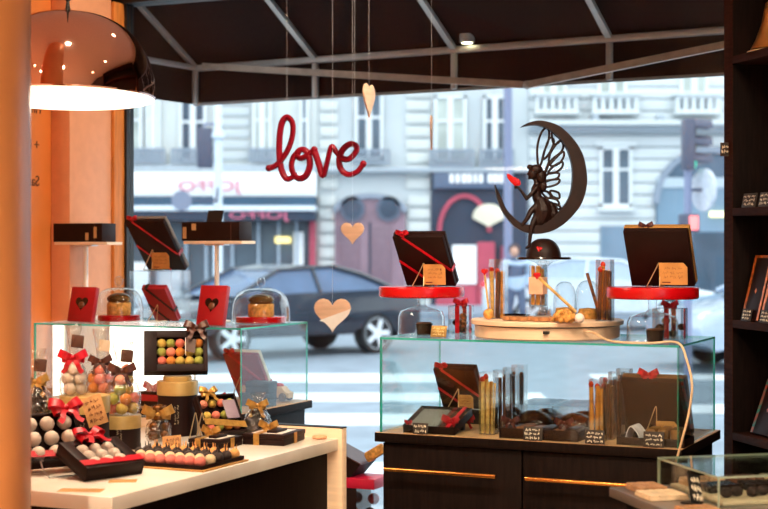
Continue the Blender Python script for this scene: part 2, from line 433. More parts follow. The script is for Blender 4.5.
# left house with its white and pink shop sign
L_ = facade('corner_house', 'cream house across the street over a shop with a white sign', -260, 318, CREAM)
fwin(L_, 131, 143, 96, 160, GLZL, 1); fwin(L_, 147, 161, 96, 160, GLZL, 2)
rail(L_, 126, 166, 149, 164, 20)
fwin(L_, 180, 207, 98, 162, GLZD, 2); rail(L_, 174, 210, 149, 164, 18)
fwin(L_, 253, 272, 96, 160, GLZL, 2); rail(L_, 251, 280, 149, 163, 14)
fwin(L_, 300, 309, 96, 160, GLZ, 1)
for v in range(20, 160, 11): fbox(L_, 'stone_course', 214, 250, v, v + 8, .06, STONE, .01)
fbox(L_, 'cornice', -100, 316, 165, 172, .3, mat('grey_stone_cornice', 'aab3bb', .8))
fbox(L_, 'sign_board', -60, 317, 173, 197, .5, SIGNW, .02)
fbox(L_, 'shop_awning', -60, 317, 198, 207, 1.0, TEAL)
fbox(L_, 'awning_edge', -60, 317.5, 207, 212, 1.15, mat('pale_awning_edge', 'dfe9f2', .5), .02)
fbox(L_, 'awning_valance', -60, 317, 212, 221, 1.05, NAVY)
for txt, uc, v0, h_, d in (('JOFFO', 211.5, 191.5, 10.5, .52), ('JOFFO', 262, 219.5, 8.0, 1.07)):
    me = text_mesh(txt, h_ / FP * 1.38, .012, True); me.materials.append(mat('pale_pink_letters', 'd96d8c', .5) if d < 1 else PINK)
    s_ = 62 / FP / max(.1, max(v.co.x for v in me.vertices) - min(v.co.x for v in me.vertices)) if d < 1 else 58 / FP / (max(v.co.x for v in me.vertices) - min(v.co.x for v in me.vertices))
    me.transform(Matrix.Diagonal((s_, 1, 1, 1)))
    o = link('sign_letters', me, L_, (fx(uc), -d, fz(v0)))
fbox(L_, 'shopfront', -60, 309, 222, 312, .12, mat('blue_grey_shop_interior', '4e5c68', .3, var=.4, scale=.7))
for u in (130, 158, 186, 206, 232, 258, 278, 296): fbox(L_, 'shopfront_mullion', u, u + 2.5, 221, 312, .25, mat('pale_blue_metal', 'aab9c8', .4))
fbox(L_, 'display_panel', 294, 304, 232, 268, .2, SIGNW); fbox(L_, 'display_panel', 126, 150, 262, 300, .2, SIGNW); fbox(L_, 'display_panel', 158, 182, 252, 300, .2, mat('pale_grey_panel', 'cfd5dc', .5))
fbox(L_, 'shop_lamp', 276, 291, 237, 243, .3, glow('yellow_shop_glow', 'ffe08a', 1.1))
fbox(L_, 'shopfront_post', 310, 316, 221, 312, .3, ROSE, label='rose red corner post')
fbox(L_, 'stall_riser', -60, 309, 296, 312, .3, mat('grey_white_riser', 'bcc6d0', .6))
# middle house with the arched door and the navy shop
C_ = facade('stone_house', 'pale stone house across the street with an arched wooden door', 318.5, 528, STONE)
for v in range(10, 190, 13): fbox(C_, 'stone_course', 320, 338, v, v + 10, .08, CREAM, .02); fbox(C_, 'stone_course', 406, 430, v, v + 10, .08, CREAM, .02)
for v in range(196, 310, 13): fbox(C_, 'stone_course', 319, 336, v, v + 10, .1, CREAM, .02); fbox(C_, 'stone_course', 408, 430, v, v + 10, .1, CREAM, .02)
fwin(C_, 355, 383, 92, 160, GLZ, 2); rail(C_, 353, 389, 150, 165, 14)
fwin(C_, 434, 466, 96, 163, GLZL, 2); rail(C_, 430, 472, 150, 168, 18)
fwin(C_, 483, 506, 96, 163, GLZ, 2); rail(C_, 480, 512, 150, 168, 14)
fbox(C_, 'cornice', 319, 528, 168, 173, .35, mat('grey_stone_cornice', 'aab3bb', .8), .03)
arch = [(fx(335), fz(312)), (fx(335), fz(212))] + [(fx(370 + 35 * math.cos(t)), fz(212 - 16 * math.sin(t))) for t in [math.pi * (1 - i / 12) for i in range(1, 12)]] + [(fx(405), fz(212)), (fx(405), fz(312))]
part('door_arch', MB().prism(arch, -.14, 0), mat('mauve_brown_door_wood', '8f7480', .6, var=.15, scale=1.2), C_)
dr = part('arch_moulding', MB().strip([(x, -.12, z) for x, z in arch[1:-1]], .2, .12, (0, 1, 0)), mat('grey_stone_moulding', '8d97a6', .7), C_)
for u in (352.5, 388.5):
    k = part('round_window', MB().lathe([(.3, 0), (.3, .1)], 28, M=T(fx(u), -.12, fz(209)) @ RX(90)), mat('slate_round_window', '5a6578', .4), C_)
    part('pane', MB().lathe([(.22, .1), (.22, .12)], 28, M=T(fx(u), -.12, fz(209)) @ RX(90)), GLZD, k)
for u in (348, 379): fbox(C_, 'door_panel', u - 8, u + 12, 226, 306, .18, mat('mauve_panel_wood', '7d6470', .6), .02)
fbox(C_, 'door_gap', 369, 371, 222, 312, .17, NAVY)
fbox(C_, 'shop_wall', 431, 527, 172, 312, .1, NAVY)
fbox(C_, 'sign_board', 433, 512, 171, 189, .3, mat('slate_blue_sign', '5b6a82', .5), .02)
for k, (u, w) in enumerate(((449, 4), (455, 4), (461, 5), (467, 4), (473, 3), (478, 4), (487, 4), (492, 5), (498, 4))):
    fbox(C_, 'sign_letter', u, u + w, 174.5, 183.5, .34, SIGNW)
ra = [(fx(464 + 25 * math.cos(t)), -.16, fz(232 - 36 * math.sin(t))) for t in [math.pi * (1 - i / 16) for i in range(17)]]
part('red_arch', MB().strip([(ra[0][0], -.16, fz(310))] + ra, .14, .1, (0, 1, 0)), ROSE, C_)
shell = [(fx(488), fz(227))] + [(fx(488 + 16 * math.cos(t)), fz(217 - 13 * math.sin(t))) for t in [math.pi * i / 14 - .12 for i in range(16)]]
part('shell_sign', MB().prism(shell, -.3, -.14), mat('cream_shell_sign', 'e6dcc4', .5, var=.1, scale=2), C_, 'cream scallop shell sign')
fbox(C_, 'shop_panel', 452, 476, 245, 284, .2, SIGNW)
fbox(C_, 'shop_door', 477, 494, 242, 310, .22, ROSE); fbox(C_, 'shop_door', 500, 512, 246, 310, .2, mat('dark_red_door', '8c3a50', .5)); fbox(C_, 'stall_riser', 436, 476, 285, 312, .25, ROSE)
# right house, white ashlar with a wide arched window
R_ = facade('white_house', 'white ashlar house across the street with balustrades and a wide arch', 528, 1000, mat('grey_joint_stone', '9aa5ac', .8))
for v in range(-20, 312, 12):
    fbox(R_, 'stone_course', 529, 1000, v, v + 10.6, .05, STONEW, .012)
for u0, u1 in ((597, 626), (679, 707), (540, 566)):
    fwin(R_, u0, u1, 40, 96, GLZL, 2); rail(R_, u0 - 4, u1 + 8, 97, 113, 9, STONEW, .055, 'balustrade')
    fbox(R_, 'balcony_shade', u0 - 2, u1 + 6, 98, 112, .09, mat('balcony_shade_grey', 'b3bcc6', .8))  # grey sheet painting in the shade behind the balusters
    fbox(R_, 'balcony_slab', u0 - 8, u1 + 12, 113, 116, .5, STONEW, .02); fbox(R_, 'balcony_rail_cap', u0 - 8, u1 + 12, 94, 97, .42, STONEW, .02)
fbox(R_, 'cornice', 528, 1000, 122, 127, .55, STONEW, .03); fbox(R_, 'cornice', 528, 1000, 127, 132, .35, mat('grey_stone_cornice', 'aab3bb', .8), .03)
for u in (590, 655): fbox(R_, 'bracket', u, u + 6, 116, 122, .5, mat('grey_stone_cornice', 'aab3bb', .8), .02)
fwin(R_, 599, 631, 147, 207, GLZ, 2); fbox(R_, 'window_surround', 594, 636, 142, 147, .2, STONEW, .02); fbox(R_, 'window_sill', 596, 634, 207, 212, .25, STONEW, .02)
fbox(R_, 'cellar_window', 600, 634, 226, 300, .1, mat('blue_grey_cellar', '6f8598', .5, var=.2, scale=.8))
ar = [(fx(655), fz(312)), (fx(655), fz(204))] + [(fx(708 + 53 * math.cos(t)), fz(204 - 54 * math.sin(t))) for t in [math.pi * (1 - i / 20) for i in range(1, 20)]] + [(fx(761), fz(204)), (fx(761), fz(312))]
aw_ = part('arched_window', MB().prism(ar, -.1, 0), mat('slate_arch_glazing', '4c6074', .25, var=.3, scale=.6), R_)
part('arch_moulding', MB().strip([(x, -.1, z) for x, z in ar[1:-1]], .22, .14, (0, 1, 0)), mat('grey_stone_moulding', '8d97a6', .7), R_)
fbox(R_, 'fascia_band', 656, 760, 178, 188, .2, mat('pale_fascia', 'b5c2cc', .5)); fbox(R_, 'fascia_sign', 656, 760, 188, 232, .16, mat('steel_blue_fascia', '7893a8', .4, var=.1, scale=.8))
fbox(R_, 'lit_sign', 708, 725, 212, 217, .25, glow('yellow_sign_glow', 'fff0a8', 1.2)); fbox(R_, 'lower_glazing', 656, 760, 232, 306, .15, mat('deep_blue_glazing', '3f5a70', .25, var=.35, scale=.7))

# poles and signals
POLEM = mat('pale_blue_pole_paint', 'cfdbe6', .4, var=.03); POLEG = mat('violet_grey_pole_paint', '7f86a3', .45, var=.05)
SIG = mat('grey_signal_housing', '4c5064', .5, var=.1)
p = at(218, 300, 24); lp = thing('lamp_post', 'pale slender street lamp post in front of the white sign', 'lamp post', (p.x, p.y, 0), 0)
part('shaft', MB().lathe([(.11, 0), (.11, .9), (.075, 1.0), (.07, 3.2), (.11, 3.25), (.11, 3.3), (.06, 3.4), (.055, 7)], 20), POLEM, lp)
part('base', MB().lathe([(.2, 0), (.2, .25), (.13, .4)], 20), POLEM, lp)
p = at(508, 300, 26); gp = thing('street_pole', 'plain violet grey street pole beside the moon sculpture', 'pole', (p.x, p.y, 0), 0)
part('shaft', MB().lathe([(.075, .3), (.07, 7)], 16), POLEG, gp); part('base', MB().lathe([(.14, 0), (.14, .25), (.08, .35)], 16), POLEG, gp)
def signal(u, v0, v1, y, face, label, own=True):
    p = at(u, 300, y); t = thing('traffic_light', label, 'traffic light', (p.x, p.y, 0), 0)
    zt, zb = zv(v0, y), zv(v1, y); h_ = (zt - zb) / 3
    if own: part('pole', MB().lathe([(.045, 0), (.045, zt - .1)], 14), POLEG, t)
    else: part('bracket', MB().tube([(0, 0, zt - .1), (0, .0, zt + .06), (0, -.22, zt + .06)], .025).tube([(0, 0, zb + .1), (0, -.22, zb + .1)], .025), POLEG, t)
    part('housing', MB().bx(-.06, .06, -.12, .12, zb, zt, .02), SIG, t)
    for i, cl in enumerate(('3a1518', '3a2c14', '2fae86')):
        z = zt - h_ * (i + .5)
        ln = part('lens', MB().lathe([(.085, 0), (.085, .02)], 18, M=T(.06, 0, z) @ RY(90)), glow('green_signal', '3fd0a0', .6) if i == 2 else mat('unlit_lens_%d' % i, cl, .3), t)
        v = MB(); n = 9                                                   # curved visor
        for k in range(n):
            t0, t1 = math.pi * k / n, math.pi * (k + 1) / n
            L0 = .2
            c = [(0.0, .11 * math.cos(t0), .11 * math.sin(t0)), (0.0, .11 * math.cos(t1), .11 * math.sin(t1)), (L0, .11 * math.cos(t1), .11 * math.sin(t1) - .02), (L0, .11 * math.cos(t0), .11 * math.sin(t0) - .02)]
            v.raw(c + [(q[0], q[1] * .9, q[2] * .9) for q in c], [(0, 1, 2, 3), (7, 6, 5, 4), (0, 3, 7, 4), (1, 5, 6, 2), (2, 6, 7, 3)])
        v.bm.transform(T(.06, 0, z))
        part('visor', v, SIG, t)
    return t
s1 = signal(688, 119, 170, 17, 1, 'traffic light with three visors and a round sign by the arch')
zs = zv(190, 17)
part('round_sign', MB().lathe([(.24, -.02), (.24, .02)], 28, M=T(.17, -.05, zs) @ RZ(20) @ RY(90)), mat('grey_sign_back', 'aeb6c4', .5, col2='cfd4de'), s1)
part('sign_bracket', MB().tube([(0, 0, zs), (.17, -.05, zs)], .02), SIG, s1)
part('crossing_signal', MB().bx(-.1, .12, -.08, .08, zv(232, 17), zv(214, 17), .02), SIG, s1)
part('crossing_lamp', MB().bx(.0, .1, -.09, -.078, zv(230, 17), zv(216, 17), .01), glow('red_crossing_glow', 'ff7a78', .9), s1)
s2 = signal(205, 128, 168, 24, 1, 'dark traffic light beside the pale lamp post', False)
s2.rotation_euler = (0, 0, R(90))
part('round_sign', MB().lathe([(.16, -.02), (.16, .02)], 24, M=T(-.1, .36, zv(201, 24)) @ RY(90)), mat('grey_round_sign', '7c869c', .5), s2)
part('sign_bracket', MB().tube([(-.1, .36, zv(201, 24)), (-.1, -.2, zv(201, 24))], .02).tube([(-.1, -.2, zv(201, 24)), (0, -.22, zv(170, 24))], .02), SIG, s2)

# cars
def car(label, paint, loc, rz, scale, glassm):
    t = thing('car', label, 'car', loc, rz); t.scale = (scale,) * 3
    W_ = .86
    body = [(-2.18, .34), (-2.22, .55), (-2.12, .72), (-1.6, .84), (-1.05, .93), (-.2, .97), (.9, .99), (1.6, 1.0), (2.08, .97), (2.2, .8), (2.2, .42), (2.08, .27), (1.7, .25)]
    for cx in (1.32, -1.32):
        body += [(cx + .38 * math.cos(a), .32 + .38 * math.sin(a)) for a in [math.pi * k / 10 for k in range(0, 11)]]
    body += [(-2.0, .25)]
    part('body', MB().prism(body, -W_, W_, bev=.07), paint, t)
    g = MB(); lo = [(-1.2, .93), (-.42, 1.31), (.05, 1.38), (.62, 1.36), (1.12, 1.23), (1.72, .98)]
    co = [(x, s * (W_ - .06 - (z - .93) * .42), z) for s in (-1, 1) for x, z in lo]; n = len(lo)
    g.raw(co, [tuple(range(n)), tuple(range(n, 2 * n))[::-1]] + [(i, i + n, (i + 1) % n + n, (i + 1) % n) for i in range(n)])
    part('greenhouse', g, glassm, t, 'tinted car windows')
    rf = MB()
    for i in range(1, 4):
        a, b = lo[i], lo[i + 1]
        wa, wb = W_ - .05 - (a[1] - .93) * .42, W_ - .05 - (b[1] - .93) * .42
        rf.raw([(a[0], -wa, a[1] + .015), (b[0], -wb, b[1] + .015), (b[0], wb, b[1] + .015), (a[0], wa, a[1] + .015), (a[0], -wa, a[1] - .03), (b[0], -wb, b[1] - .03), (b[0], wb, b[1] - .03), (a[0], wa, a[1] - .03)],
               [(0, 1, 2, 3), (7, 6, 5, 4), (0, 4, 5, 1), (2, 6, 7, 3), (1, 5, 6, 2), (0, 3, 7, 4)])
    part('roof', rf, paint, t)
    for s in (-1, 1):
        def pt(x, z): return (x, s * (W_ - .045 - (z - .93) * .42), z)
        pl = MB()
        pl.tube([pt(-1.2, .95), pt(-.42, 1.32)], .035); pl.tube([pt(1.7, 1.0), pt(1.1, 1.24), pt(.62, 1.36)], .045); pl.tube([pt(.28, .96), pt(.22, 1.36)], .03); pl.tube([pt(-.42, 1.32), pt(.62, 1.37)], .03)
        part('pillar_frame', pl, paint, t)
        part('mirror', MB().ball((-.78, s * .95, 1.0), (.1, .1, .07)), paint, t)
        part('headlight', MB().ball((-2.02, s * .66, .66), (.16, .16, .09)), mat('headlight_lens', 'dfe8f0', .1), t)
        part('taillight', MB().ball((2.1, s * .68, .82), (.12, .17, .1)), mat('taillight_lens', 'd8283c', .2), t)
        for cx in (-1.32, 1.32):
            M = T(cx, s * .74, .32) @ RX(90 * -s)
            w = part('wheel', MB().lathe([(.2, -.1), (.31, -.1), (.325, -.06), (.325, .06), (.31, .11), (.22, .115)], 32, M), mat('black_tyre', '15161a', .8), t)
            r = MB(); r.lathe([(.0, .085), (.2, .08), (.21, .1), (.245, .118), (.25, .1)], 32, M, cap=False)
            for k in range(5):
                a = 2 * math.pi * k / 5
                r.box(.12, 0, .105, .2, .085, .03, .01, M @ RZ(math.degrees(a)))
            r.lathe([(.05, .09), (.05, .125), (0, .13)], 12, M)
            part('rim', r, mat('alloy_rim', 'dfe4ea', .5), w)
    return t
NAVC = mat('blue_grey_car_paint', '161d2b', .2, var=.05, coat=.8)
CGL = mat('car_window_glass', '4d6484', .08, var=.15, scale=2)
p = at(277, 300, 21.0); car('blue grey saloon car driving past the shop window', NAVC, (p.x, p.y, 0), R(37), .9, CGL)
SLV = mat('silver_blue_car_paint', 'a3b3c8', .2, var=.04, coat=1.)
p = at(830, 300, 19.0); car('pale silver blue car partly behind the dark shelf', SLV, (p.x, p.y, 0), R(14), .98, CGL)
p = at(596, 300, 27.5); car('white car parked beyond the turntable across the street', mat('white_car_paint', 'd7dfe8', .2, coat=1.), (p.x, p.y, 0), R(178), .95, mat('pale_car_glass', '9fb0c2', .1))

# pedestrian
def skin_body(name, verts, edges, rads, m_, parent, sub=2, root=0):
    me = bpy.data.meshes.new(name); me.from_pydata(verts, edges, []); o = link(name, me, parent)
    md = o.modifiers.new('skin', 'SKIN'); md.use_smooth_shade = True
    for i, r in enumerate(rads): me.skin_vertices[0].data[i].radius = r if hasattr(r, '__len__') else (r, r)
    me.skin_vertices[0].data[root].use_root = True
    sb = o.modifiers.new('sub', 'SUBSURF'); sb.levels = sb.render_levels = sub
    me.materials.append(m_)
    return o
p = at(516, 300, 25.0)
pd = thing('person', 'person in a pale blue jacket walking beyond the moon sculpture', 'person', (p.x, p.y, 0), R(8))
JK = mat('pale_blue_jacket', 'b4c8de', .8, var=.08, scale=6)
V = [(0, 0, .82), (0, 0, 1.0), (0, 0, 1.18), (0, 0, 1.27), (0, .0, 1.33), (-.03, -.01, 1.43), (-.04, -.01, 1.5),
     (.17, 0, 1.23), (.22, .03, 1.0), (.2, -.08, .8), (-.17, 0, 1.23), (-.22, .05, 1.0), (-.22, -.04, .8),
     (.08, 0, .78), (.1, -.08, .45), (.12, .02, .08), (.12, -.1, .04), (-.08, 0, .78), (-.1, .04, .45), (-.12, .16, .09), (-.12, .05, .04)]
E = [(0, 1), (1, 2), (2, 3), (3, 4), (4, 5), (5, 6), (3, 7), (7, 8), (8, 9), (3, 10), (10, 11), (11, 12), (0, 13), (13, 14), (14, 15), (15, 16), (0, 17), (17, 18), (18, 19), (19, 20)]
RD = [(.15, .11), (.15, .11), (.17, .12), (.1, .08), .05, .085, .07, .075, .055, .04, .075, .055, .04, .09, .065, .045, .04, .09, .065, .045, .04]
skin_body('body', V, E, RD, mat('person_skin_and_trousers', '55617a', .8), pd)
skin_body('jacket', [(0, 0, .72), (0, 0, 1.0), (0, 0, 1.2), (0, 0, 1.28), (.18, 0, 1.23), (.235, .03, 1.0), (.21, -.08, .84), (-.18, 0, 1.23), (-.235, .05, 1.0), (-.23, -.04, .84)],
          [(0, 1), (1, 2), (2, 3), (3, 4), (4, 5), (5, 6), (3, 7), (7, 8), (8, 9)], [(.2, .15), (.185, .14), (.19, .14), (.11, .1), .09, .075, .06, .09, .075, .06], JK, pd)
part('hair', MB().ball((-.02, .02, 1.46), (.105, .11, .105), 16, 12), mat('dark_brown_hair', '2b2630', .7), pd)
part('face', MB().ball((-.04, -.05, 1.42), (.07, .07, .09), 14, 10), mat('warm_skin', 'c99a84', .6), pd)
# ================================================================ reusable display pieces
CT = .95                                               # counter top height
def counter(label, a0, a1, b0, b1, name='display_counter'):
    o = thing(name, label, 'counter', ab(a0, b0))
    w, d = b1 - b0, a1 - a0
    part('carcass', MB().bx(.02, w - .02, .03, d - .02, .0, CT - .027, .002), DARKW, o)
    m = MB(); m.bx(0, w, 0, d, CT - .027, CT, .002)
    top = part('worktop', m, [DARKW], o)
    part('top_veneer', MB().bx(.001, w - .001, .0015, d - .001, CT - .0005, CT + .0007), OAK, top, 'pale oak surface')
    x = .02; n = 2; dw = .418
    for i in range(n):
        x0 = .022 + i * (w - .044) / n; x1 = x0 + (w - .044) / n - .004
        dr = part('drawer', MB().bx(x0 + .001, x1, .012, .03, .35, CT - .03, .002), DARKW, o)
        z = CT - .103; h = MB(); h.tube([(x0 + .02, -.022, z), (x1 - .065, -.022, z)], .0065, 12)
        for xx in (x0 + .06, x1 - .1): h.tube([(xx, -.022, z), (xx, .012, z)], .005, 8)
        part('handle', h, mat('brushed_copper', 'c07f3e', .25, metal=.95, var=.08), dr, 'copper bar handle')
        part('door', MB().bx(x0 + .001, x1, .012, .03, .06, .345, .002), DARKW, o)
    return o
def glass_case(label, a0, a1, b0, b1, zt):
    o = thing('glass_case', label, 'glass case', ab(a0, b0, CT + .0008))
    w, d, h = b1 - b0, a1 - a0, zt - CT - .0008; t = .006
    def pane(name, x0, x1, y0, y1, z0, z1, thin):
        m = MB(); m.bx(x0, x1, y0, y1, z0, z1)
        m.bm.normal_update()
        for f in m.bm.faces: f.material_index = 0 if abs(f.normal[thin]) > .9 else 1
        part(name, m, [GLS, EDGE], o)
    pane('top_pane', 0, w, 0, d, h - t, h, 2)
    pane('front_pane', 0, w, 0, t, 0, h - t, 1)
    pane('side_pane', 0, t, t, d, 0, h - t, 0)
    pane('side_pane', w - t, w, t, d, 0, h - t, 0)
    return o
def easel(label, loc, ap, w=.05, group='wire easels', wide=1., dx=0.):       # bent wire behind a leaning box; ap = (y, z) of its top
    o = MB(); y, z = ap; r = .0016
    o.tube(smooth_path([(dx - w * .55, y - .012, r), (dx - w * .05, y, z - .006), (dx, y, z), (dx + w * .06, y, z - .006), (dx + w * .12, y - .012, r)], 5), r, 6)
    o.tube([(dx - w * .55, y - .012, r), (dx - w * .55, .006, r), (dx - w * .55, .014, .012)], r, 6)
    o.tube([(dx + w * .12, y - .012, r), (dx + w * .12, .006, r), (dx + w * .12, .014, .012)], r, 6)
    return solo('wire_easel', o, WIRE, label, 'easel', loc, -TH, group)
def leaning_box(label, u, a, z, w, h, t, lean, mt=None, ribbon=None, edge=None, bow=True, card=None, ez=None, lab2='', dx=0.):
    p = ua(u, a, z); M = RX(lean)
    o = thing('chocolate_box', label, 'box', p)
    part('tray', MB().bx(-w / 2, w / 2, 0, t * .55, 0, h, .002, M), mt or CHOC, o)
    part('lid', MB().bx(-w / 2 - .002, w / 2 + .002, t * .5, t, -.0 + .001, h + .002, .002, M), edge or mt or CHOC, o)
    if ribbon:
        r = MB(); k = .55
        def band(p0, p1, wd=.011):
            for y, s in ((-.0012, 1),):
                d = (Vector(p1) - Vector(p0)).normalized(); n = Vector((-d.y, d.x)) * wd / 2
                q = [Vector(p0) + n, Vector(p0) - n, Vector(p1) - n, Vector(p1) + n]
                q = [(max(-w / 2 - .001, min(w / 2 + .001, v.x)), max(0, min(h + .001, v.y))) for v in q]
                r.prism(q, y, .0006, M=M)
        band((-w / 2 + .2 * w, h), (w / 2, h * .33)); band((-w / 2, h * .52), (-w / 2 + .62 * w, 0))
        rb = part('ribbon', r, ribbon, o, 'ribbon across two corners')
        r2 = MB(); r2.bx(-w / 2 + .2 * w - .006, -w / 2 + .2 * w + .006, -.001, t + .002, h + .0012, h + .003, 0, M); r2.bx(w / 2 + .0012, w / 2 + .003, -.001, t + .002, h * .3, h * .36, 0, M)
        part('ribbon_edge', r2, ribbon, o)
        if bow: part('bow', MB().bow((-w / 2 + .2 * w, t * .3, h + .008), .02, M, False), ribbon, o)
    s, c = math.sin(R(lean)), math.cos(R(lean))
    if ez:
        q = h * ez; q0 = Vector((dx, 0, 0)); q0.rotate(Matrix.Rotation(-TH, 3, 'Z'))
        e = easel('brass wire easel propping up the ' + (lab2 or label), p + Vector((0, 0, 0)), (-q * s - .0035, q * c), w=.055, dx=dx)
        if card:
            cw, chh = card
            k = thing('price_card', 'gold card hung on the easel of the ' + (lab2 or label), 'card', p, -TH, 'gold price cards')
            M2 = T(dx + .004, -q * s - .0075, .006) @ RX(6)
            part('card', MB().prism([(0, .0), (cw, .0), (cw, chh * .8), (cw * .86, chh), (0, chh)], -.0012, 0, M=M2), GOLDC, k)
            l = MB(); scribble(l, cw * .12, cw * .9, chh * .25, chh * .85, -.0016, 3, .0006, M2, int(u)); l.bx(cw * .1, cw * .4, -.0016, -.0012, chh * .08, chh * .14, 0, M2)
            part('lettering', l, INK, k)
    return o
def price_tag(label, u, v, z, w=.045, h=.03, rows=2, tilt=18, group=None, p=None, rz=-TH, seed=1):
    o = thing('price_tag', label, 'price tag', p or spot(u, v, z), rz, group)
    M = RX(-tilt)
    part('plaque', MB().bx(-w / 2, w / 2, 0, .003, 0.001, h, .001, M), mat('dark_slate_tag', '2a2018', .6, var=.2), o)
    part('foot', MB().bx(-w / 5, w / 5, .0, .0065, 0, .002), mat('dark_slate_tag', '2a2018'), o)
    l = MB(); scribble(l, -w * .44, w * .44, h * .1, h * .92, -.0008, rows, .0011, M, seed)
    part('lettering', l, CHALK, o)
    return o
STK = None
def sticks(tube_label, p, n, l, w, cols, seed, redtop=False, spread=.004, holder='acrylic tube', base=0.003):
    rnd = random.Random(seed); out = []
    for i in range(n):
        x = (-.5 + (i + .5) / n) * w * .86; y = (.17 if i % 2 else -.17) * w
        m = MB(); lx = rnd.uniform(-spread, spread); hh = l * rnd.uniform(.9, 1.0)
        pts = [(0, 0, .0), (lx * .5, 0, hh * .5), (lx, rnd.uniform(-.003, .003), hh)]
        m.tube(smooth_path(pts, 4), w * .135, 8)
        q = Vector((x, y, base)); q.rotate(Matrix.Rotation(-TH, 3, 'Z'))
        o = thing('orange_peel_stick', 'coated stick standing in the ' + tube_label, 'sweet', p + q, -TH, 'sticks in the ' + tube_label)
        part('peel', m, cols[i % len(cols)], o)
        if redtop and i < 2:
            part('heart_tip', MB().ball((lx, -.002, hh + .004), (.0075, .005, .009), 10, 8), RED, o, 'red heart tip')
        out.append(o)
    return out
def stick_tube(label, u, a, z, w, h, cols, n=5, seed=1, redtop=False, fill=.9, short=''):
    p = ua(u, a, z)
    o = thing('acrylic_tube', 'clear square tube, ' + label, 'tube', p)
    k = w / 2; t = .0012; m = MB()
    m.bx(-k, k, -k, -k + t, 0, h).bx(-k, k, k - t, k, 0, h).bx(-k, -k + t, -k + t, k - t, 0, h).bx(k - t, k, -k + t, k - t, 0, h).bx(-k, k, -k, k, 0, .002)
    part('wall', m, ACR, o)
    sticks(short, p, n, h * fill, w, cols, seed, redtop)
    return o
ORG = mat('candied_orange_peel', 'c8862c', .55, var=.35, scale=60, bump=.4)
ORGL = mat('pale_candied_peel', 'd9ad62', .6, var=.3, scale=60, bump=.4)
NUTS = mat('nut_coated_chocolate', '6b3f1e', .75, var=.6, scale=160, bump=.7)
STKD = mat('dark_chocolate_stick', '3a1d12', .5, var=.5, scale=90, bump=.4)

# ================================================================ right counter
A0, A1, B0, B1 = 4.03, 4.52, -1.885, -.965
counter('dark wood counter with copper handles under the glass case of chocolates beneath the moon', A0, A1, B0, B1)
ZC = 1.232
glass_case('clear glass case with green edges carrying the red cake stands and turntable', A0 + .012, A1 - .02, B0 + .012, B1 - .012, ZC)
Z0, Z1 = CT + .0008, ZC + .0002
# inside the case
def flat_box(label, u, a, w, d, h, z=Z0, rz=-TH, m=None):
    p = ua(u, a, z); o = thing('chocolate_box', label, 'box', p, rz)
    t = .003; b = MB(); b.bx(-w / 2, w / 2, 0, d, 0, .003).bx(-w / 2, w / 2, 0, t, 0, h, .001).bx(-w / 2, w / 2, d - t, d, 0, h, .001).bx(-w / 2, -w / 2 + t, t, d - t, 0, h, .001).bx(w / 2 - t, w / 2, t, d - t, 0, h, .001)
    part('tray', b, m or CHOC, o)
    return o
fb = flat_box('flat dark box with clear lid and red bow at the counter corner', 429, 4.06, .165, .15, .024)
fb.rotation_euler = (R(17), 0, -TH)
solo('display_block', MB().bx(-.06, .06, 0, .02, 0, .036, .001), BLACK, 'low black strip propping up the flat box at the counter corner', 'riser', ua(429, 4.06, Z0) + ab(.118, 0))
part('inlay', MB().bx(-.07, .02, .01, .14, .003, .019, .002), mat('silver_tissue', 'cfc9c4', .3, metal=.3, bump=.5), fb, 'pale tissue')
part('nougat', MB().bx(.024, .07, .01, .14, .003, .018, .003), NUTS, fb)
part('lid_window', MB().bx(-.076, .076, .002, .148, .0235, .0245), ACR, fb)
part('bow', MB().bow((.062, .03, .034), .026), REDR, fb); part('ribbon', MB().bx(.055, .067, -.001, .151, .0245, .0258), REDR, fb)
part('ribbon_end', MB().bow((-.066, .01, .03), .012), REDR, fb)
price_tag('dark tag with white writing before the flat box at the counter corner', 0, 0, 0, .048, .034, tilt=5, p=ua(420, 4.0335, Z0), seed=3)
solo('display_block', MB().bx(-.075, .075, -.02, .07, 0, .045, .002), BLACK, 'low black block under the ribboned box in the case', 'riser', ua(464, 4.36, Z0))
leaning_box('dark box with red ribbon leaning in the case beside the glass edge', 463, 4.35, Z0 + .0465, .135, .15, .03, 33, None, REDR, None, True, (.05, .042), .5, 'red ribboned box in the case', .0)
part_b = solo('ribbon_bow', MB().bow((0, 0, .026), .024), REDR, 'small red ribbon bow lying before the easel in the case', 'bow', ua(467, 4.22, Z0 + .002))
for i, (u, a, h, cl, rt, lb, sh) in enumerate(((488.5, 4.13, .182, (ORGL, ORG), True, 'tall, of golden peel, nearest the leaning box', 'golden peel tube by the leaning box'),
        (501.5, 4.2, .184, (STKD, NUTS), False, 'of dark sticks just behind the golden peel', 'tube just behind the golden peel'),
        (511, 4.29, .185, (STKD, CHOCG), False, 'third from the front in the left row', 'third tube of the left row'),
        (519.5, 4.38, .186, (STKD, NUTS), False, 'farthest back in the left row', 'farthest tube of the left row'),
        (598, 4.11, .176, (ORG, NUTS), True, 'of peel nearest the front in the right row', 'front tube of the right row'),
        (608, 4.17, .178, (NUTS, ORG), True, 'second from the front in the right row', 'second tube of the right row'),
        (616.5, 4.25, .186, (STKD, NUTS), False, 'third from the front in the right row', 'third tube of the right row'),
        (624.5, 4.33, .19, (STKD, CHOCG), False, 'farthest back beside the big dark box', 'farthest tube by the big dark box'))):
    stick_tube(lb, u, a, Z0, (.045, .04, .04, .04, .042, .04, .04, .04)[i], h, cl, 5, 10 + i, rt, .9, sh)
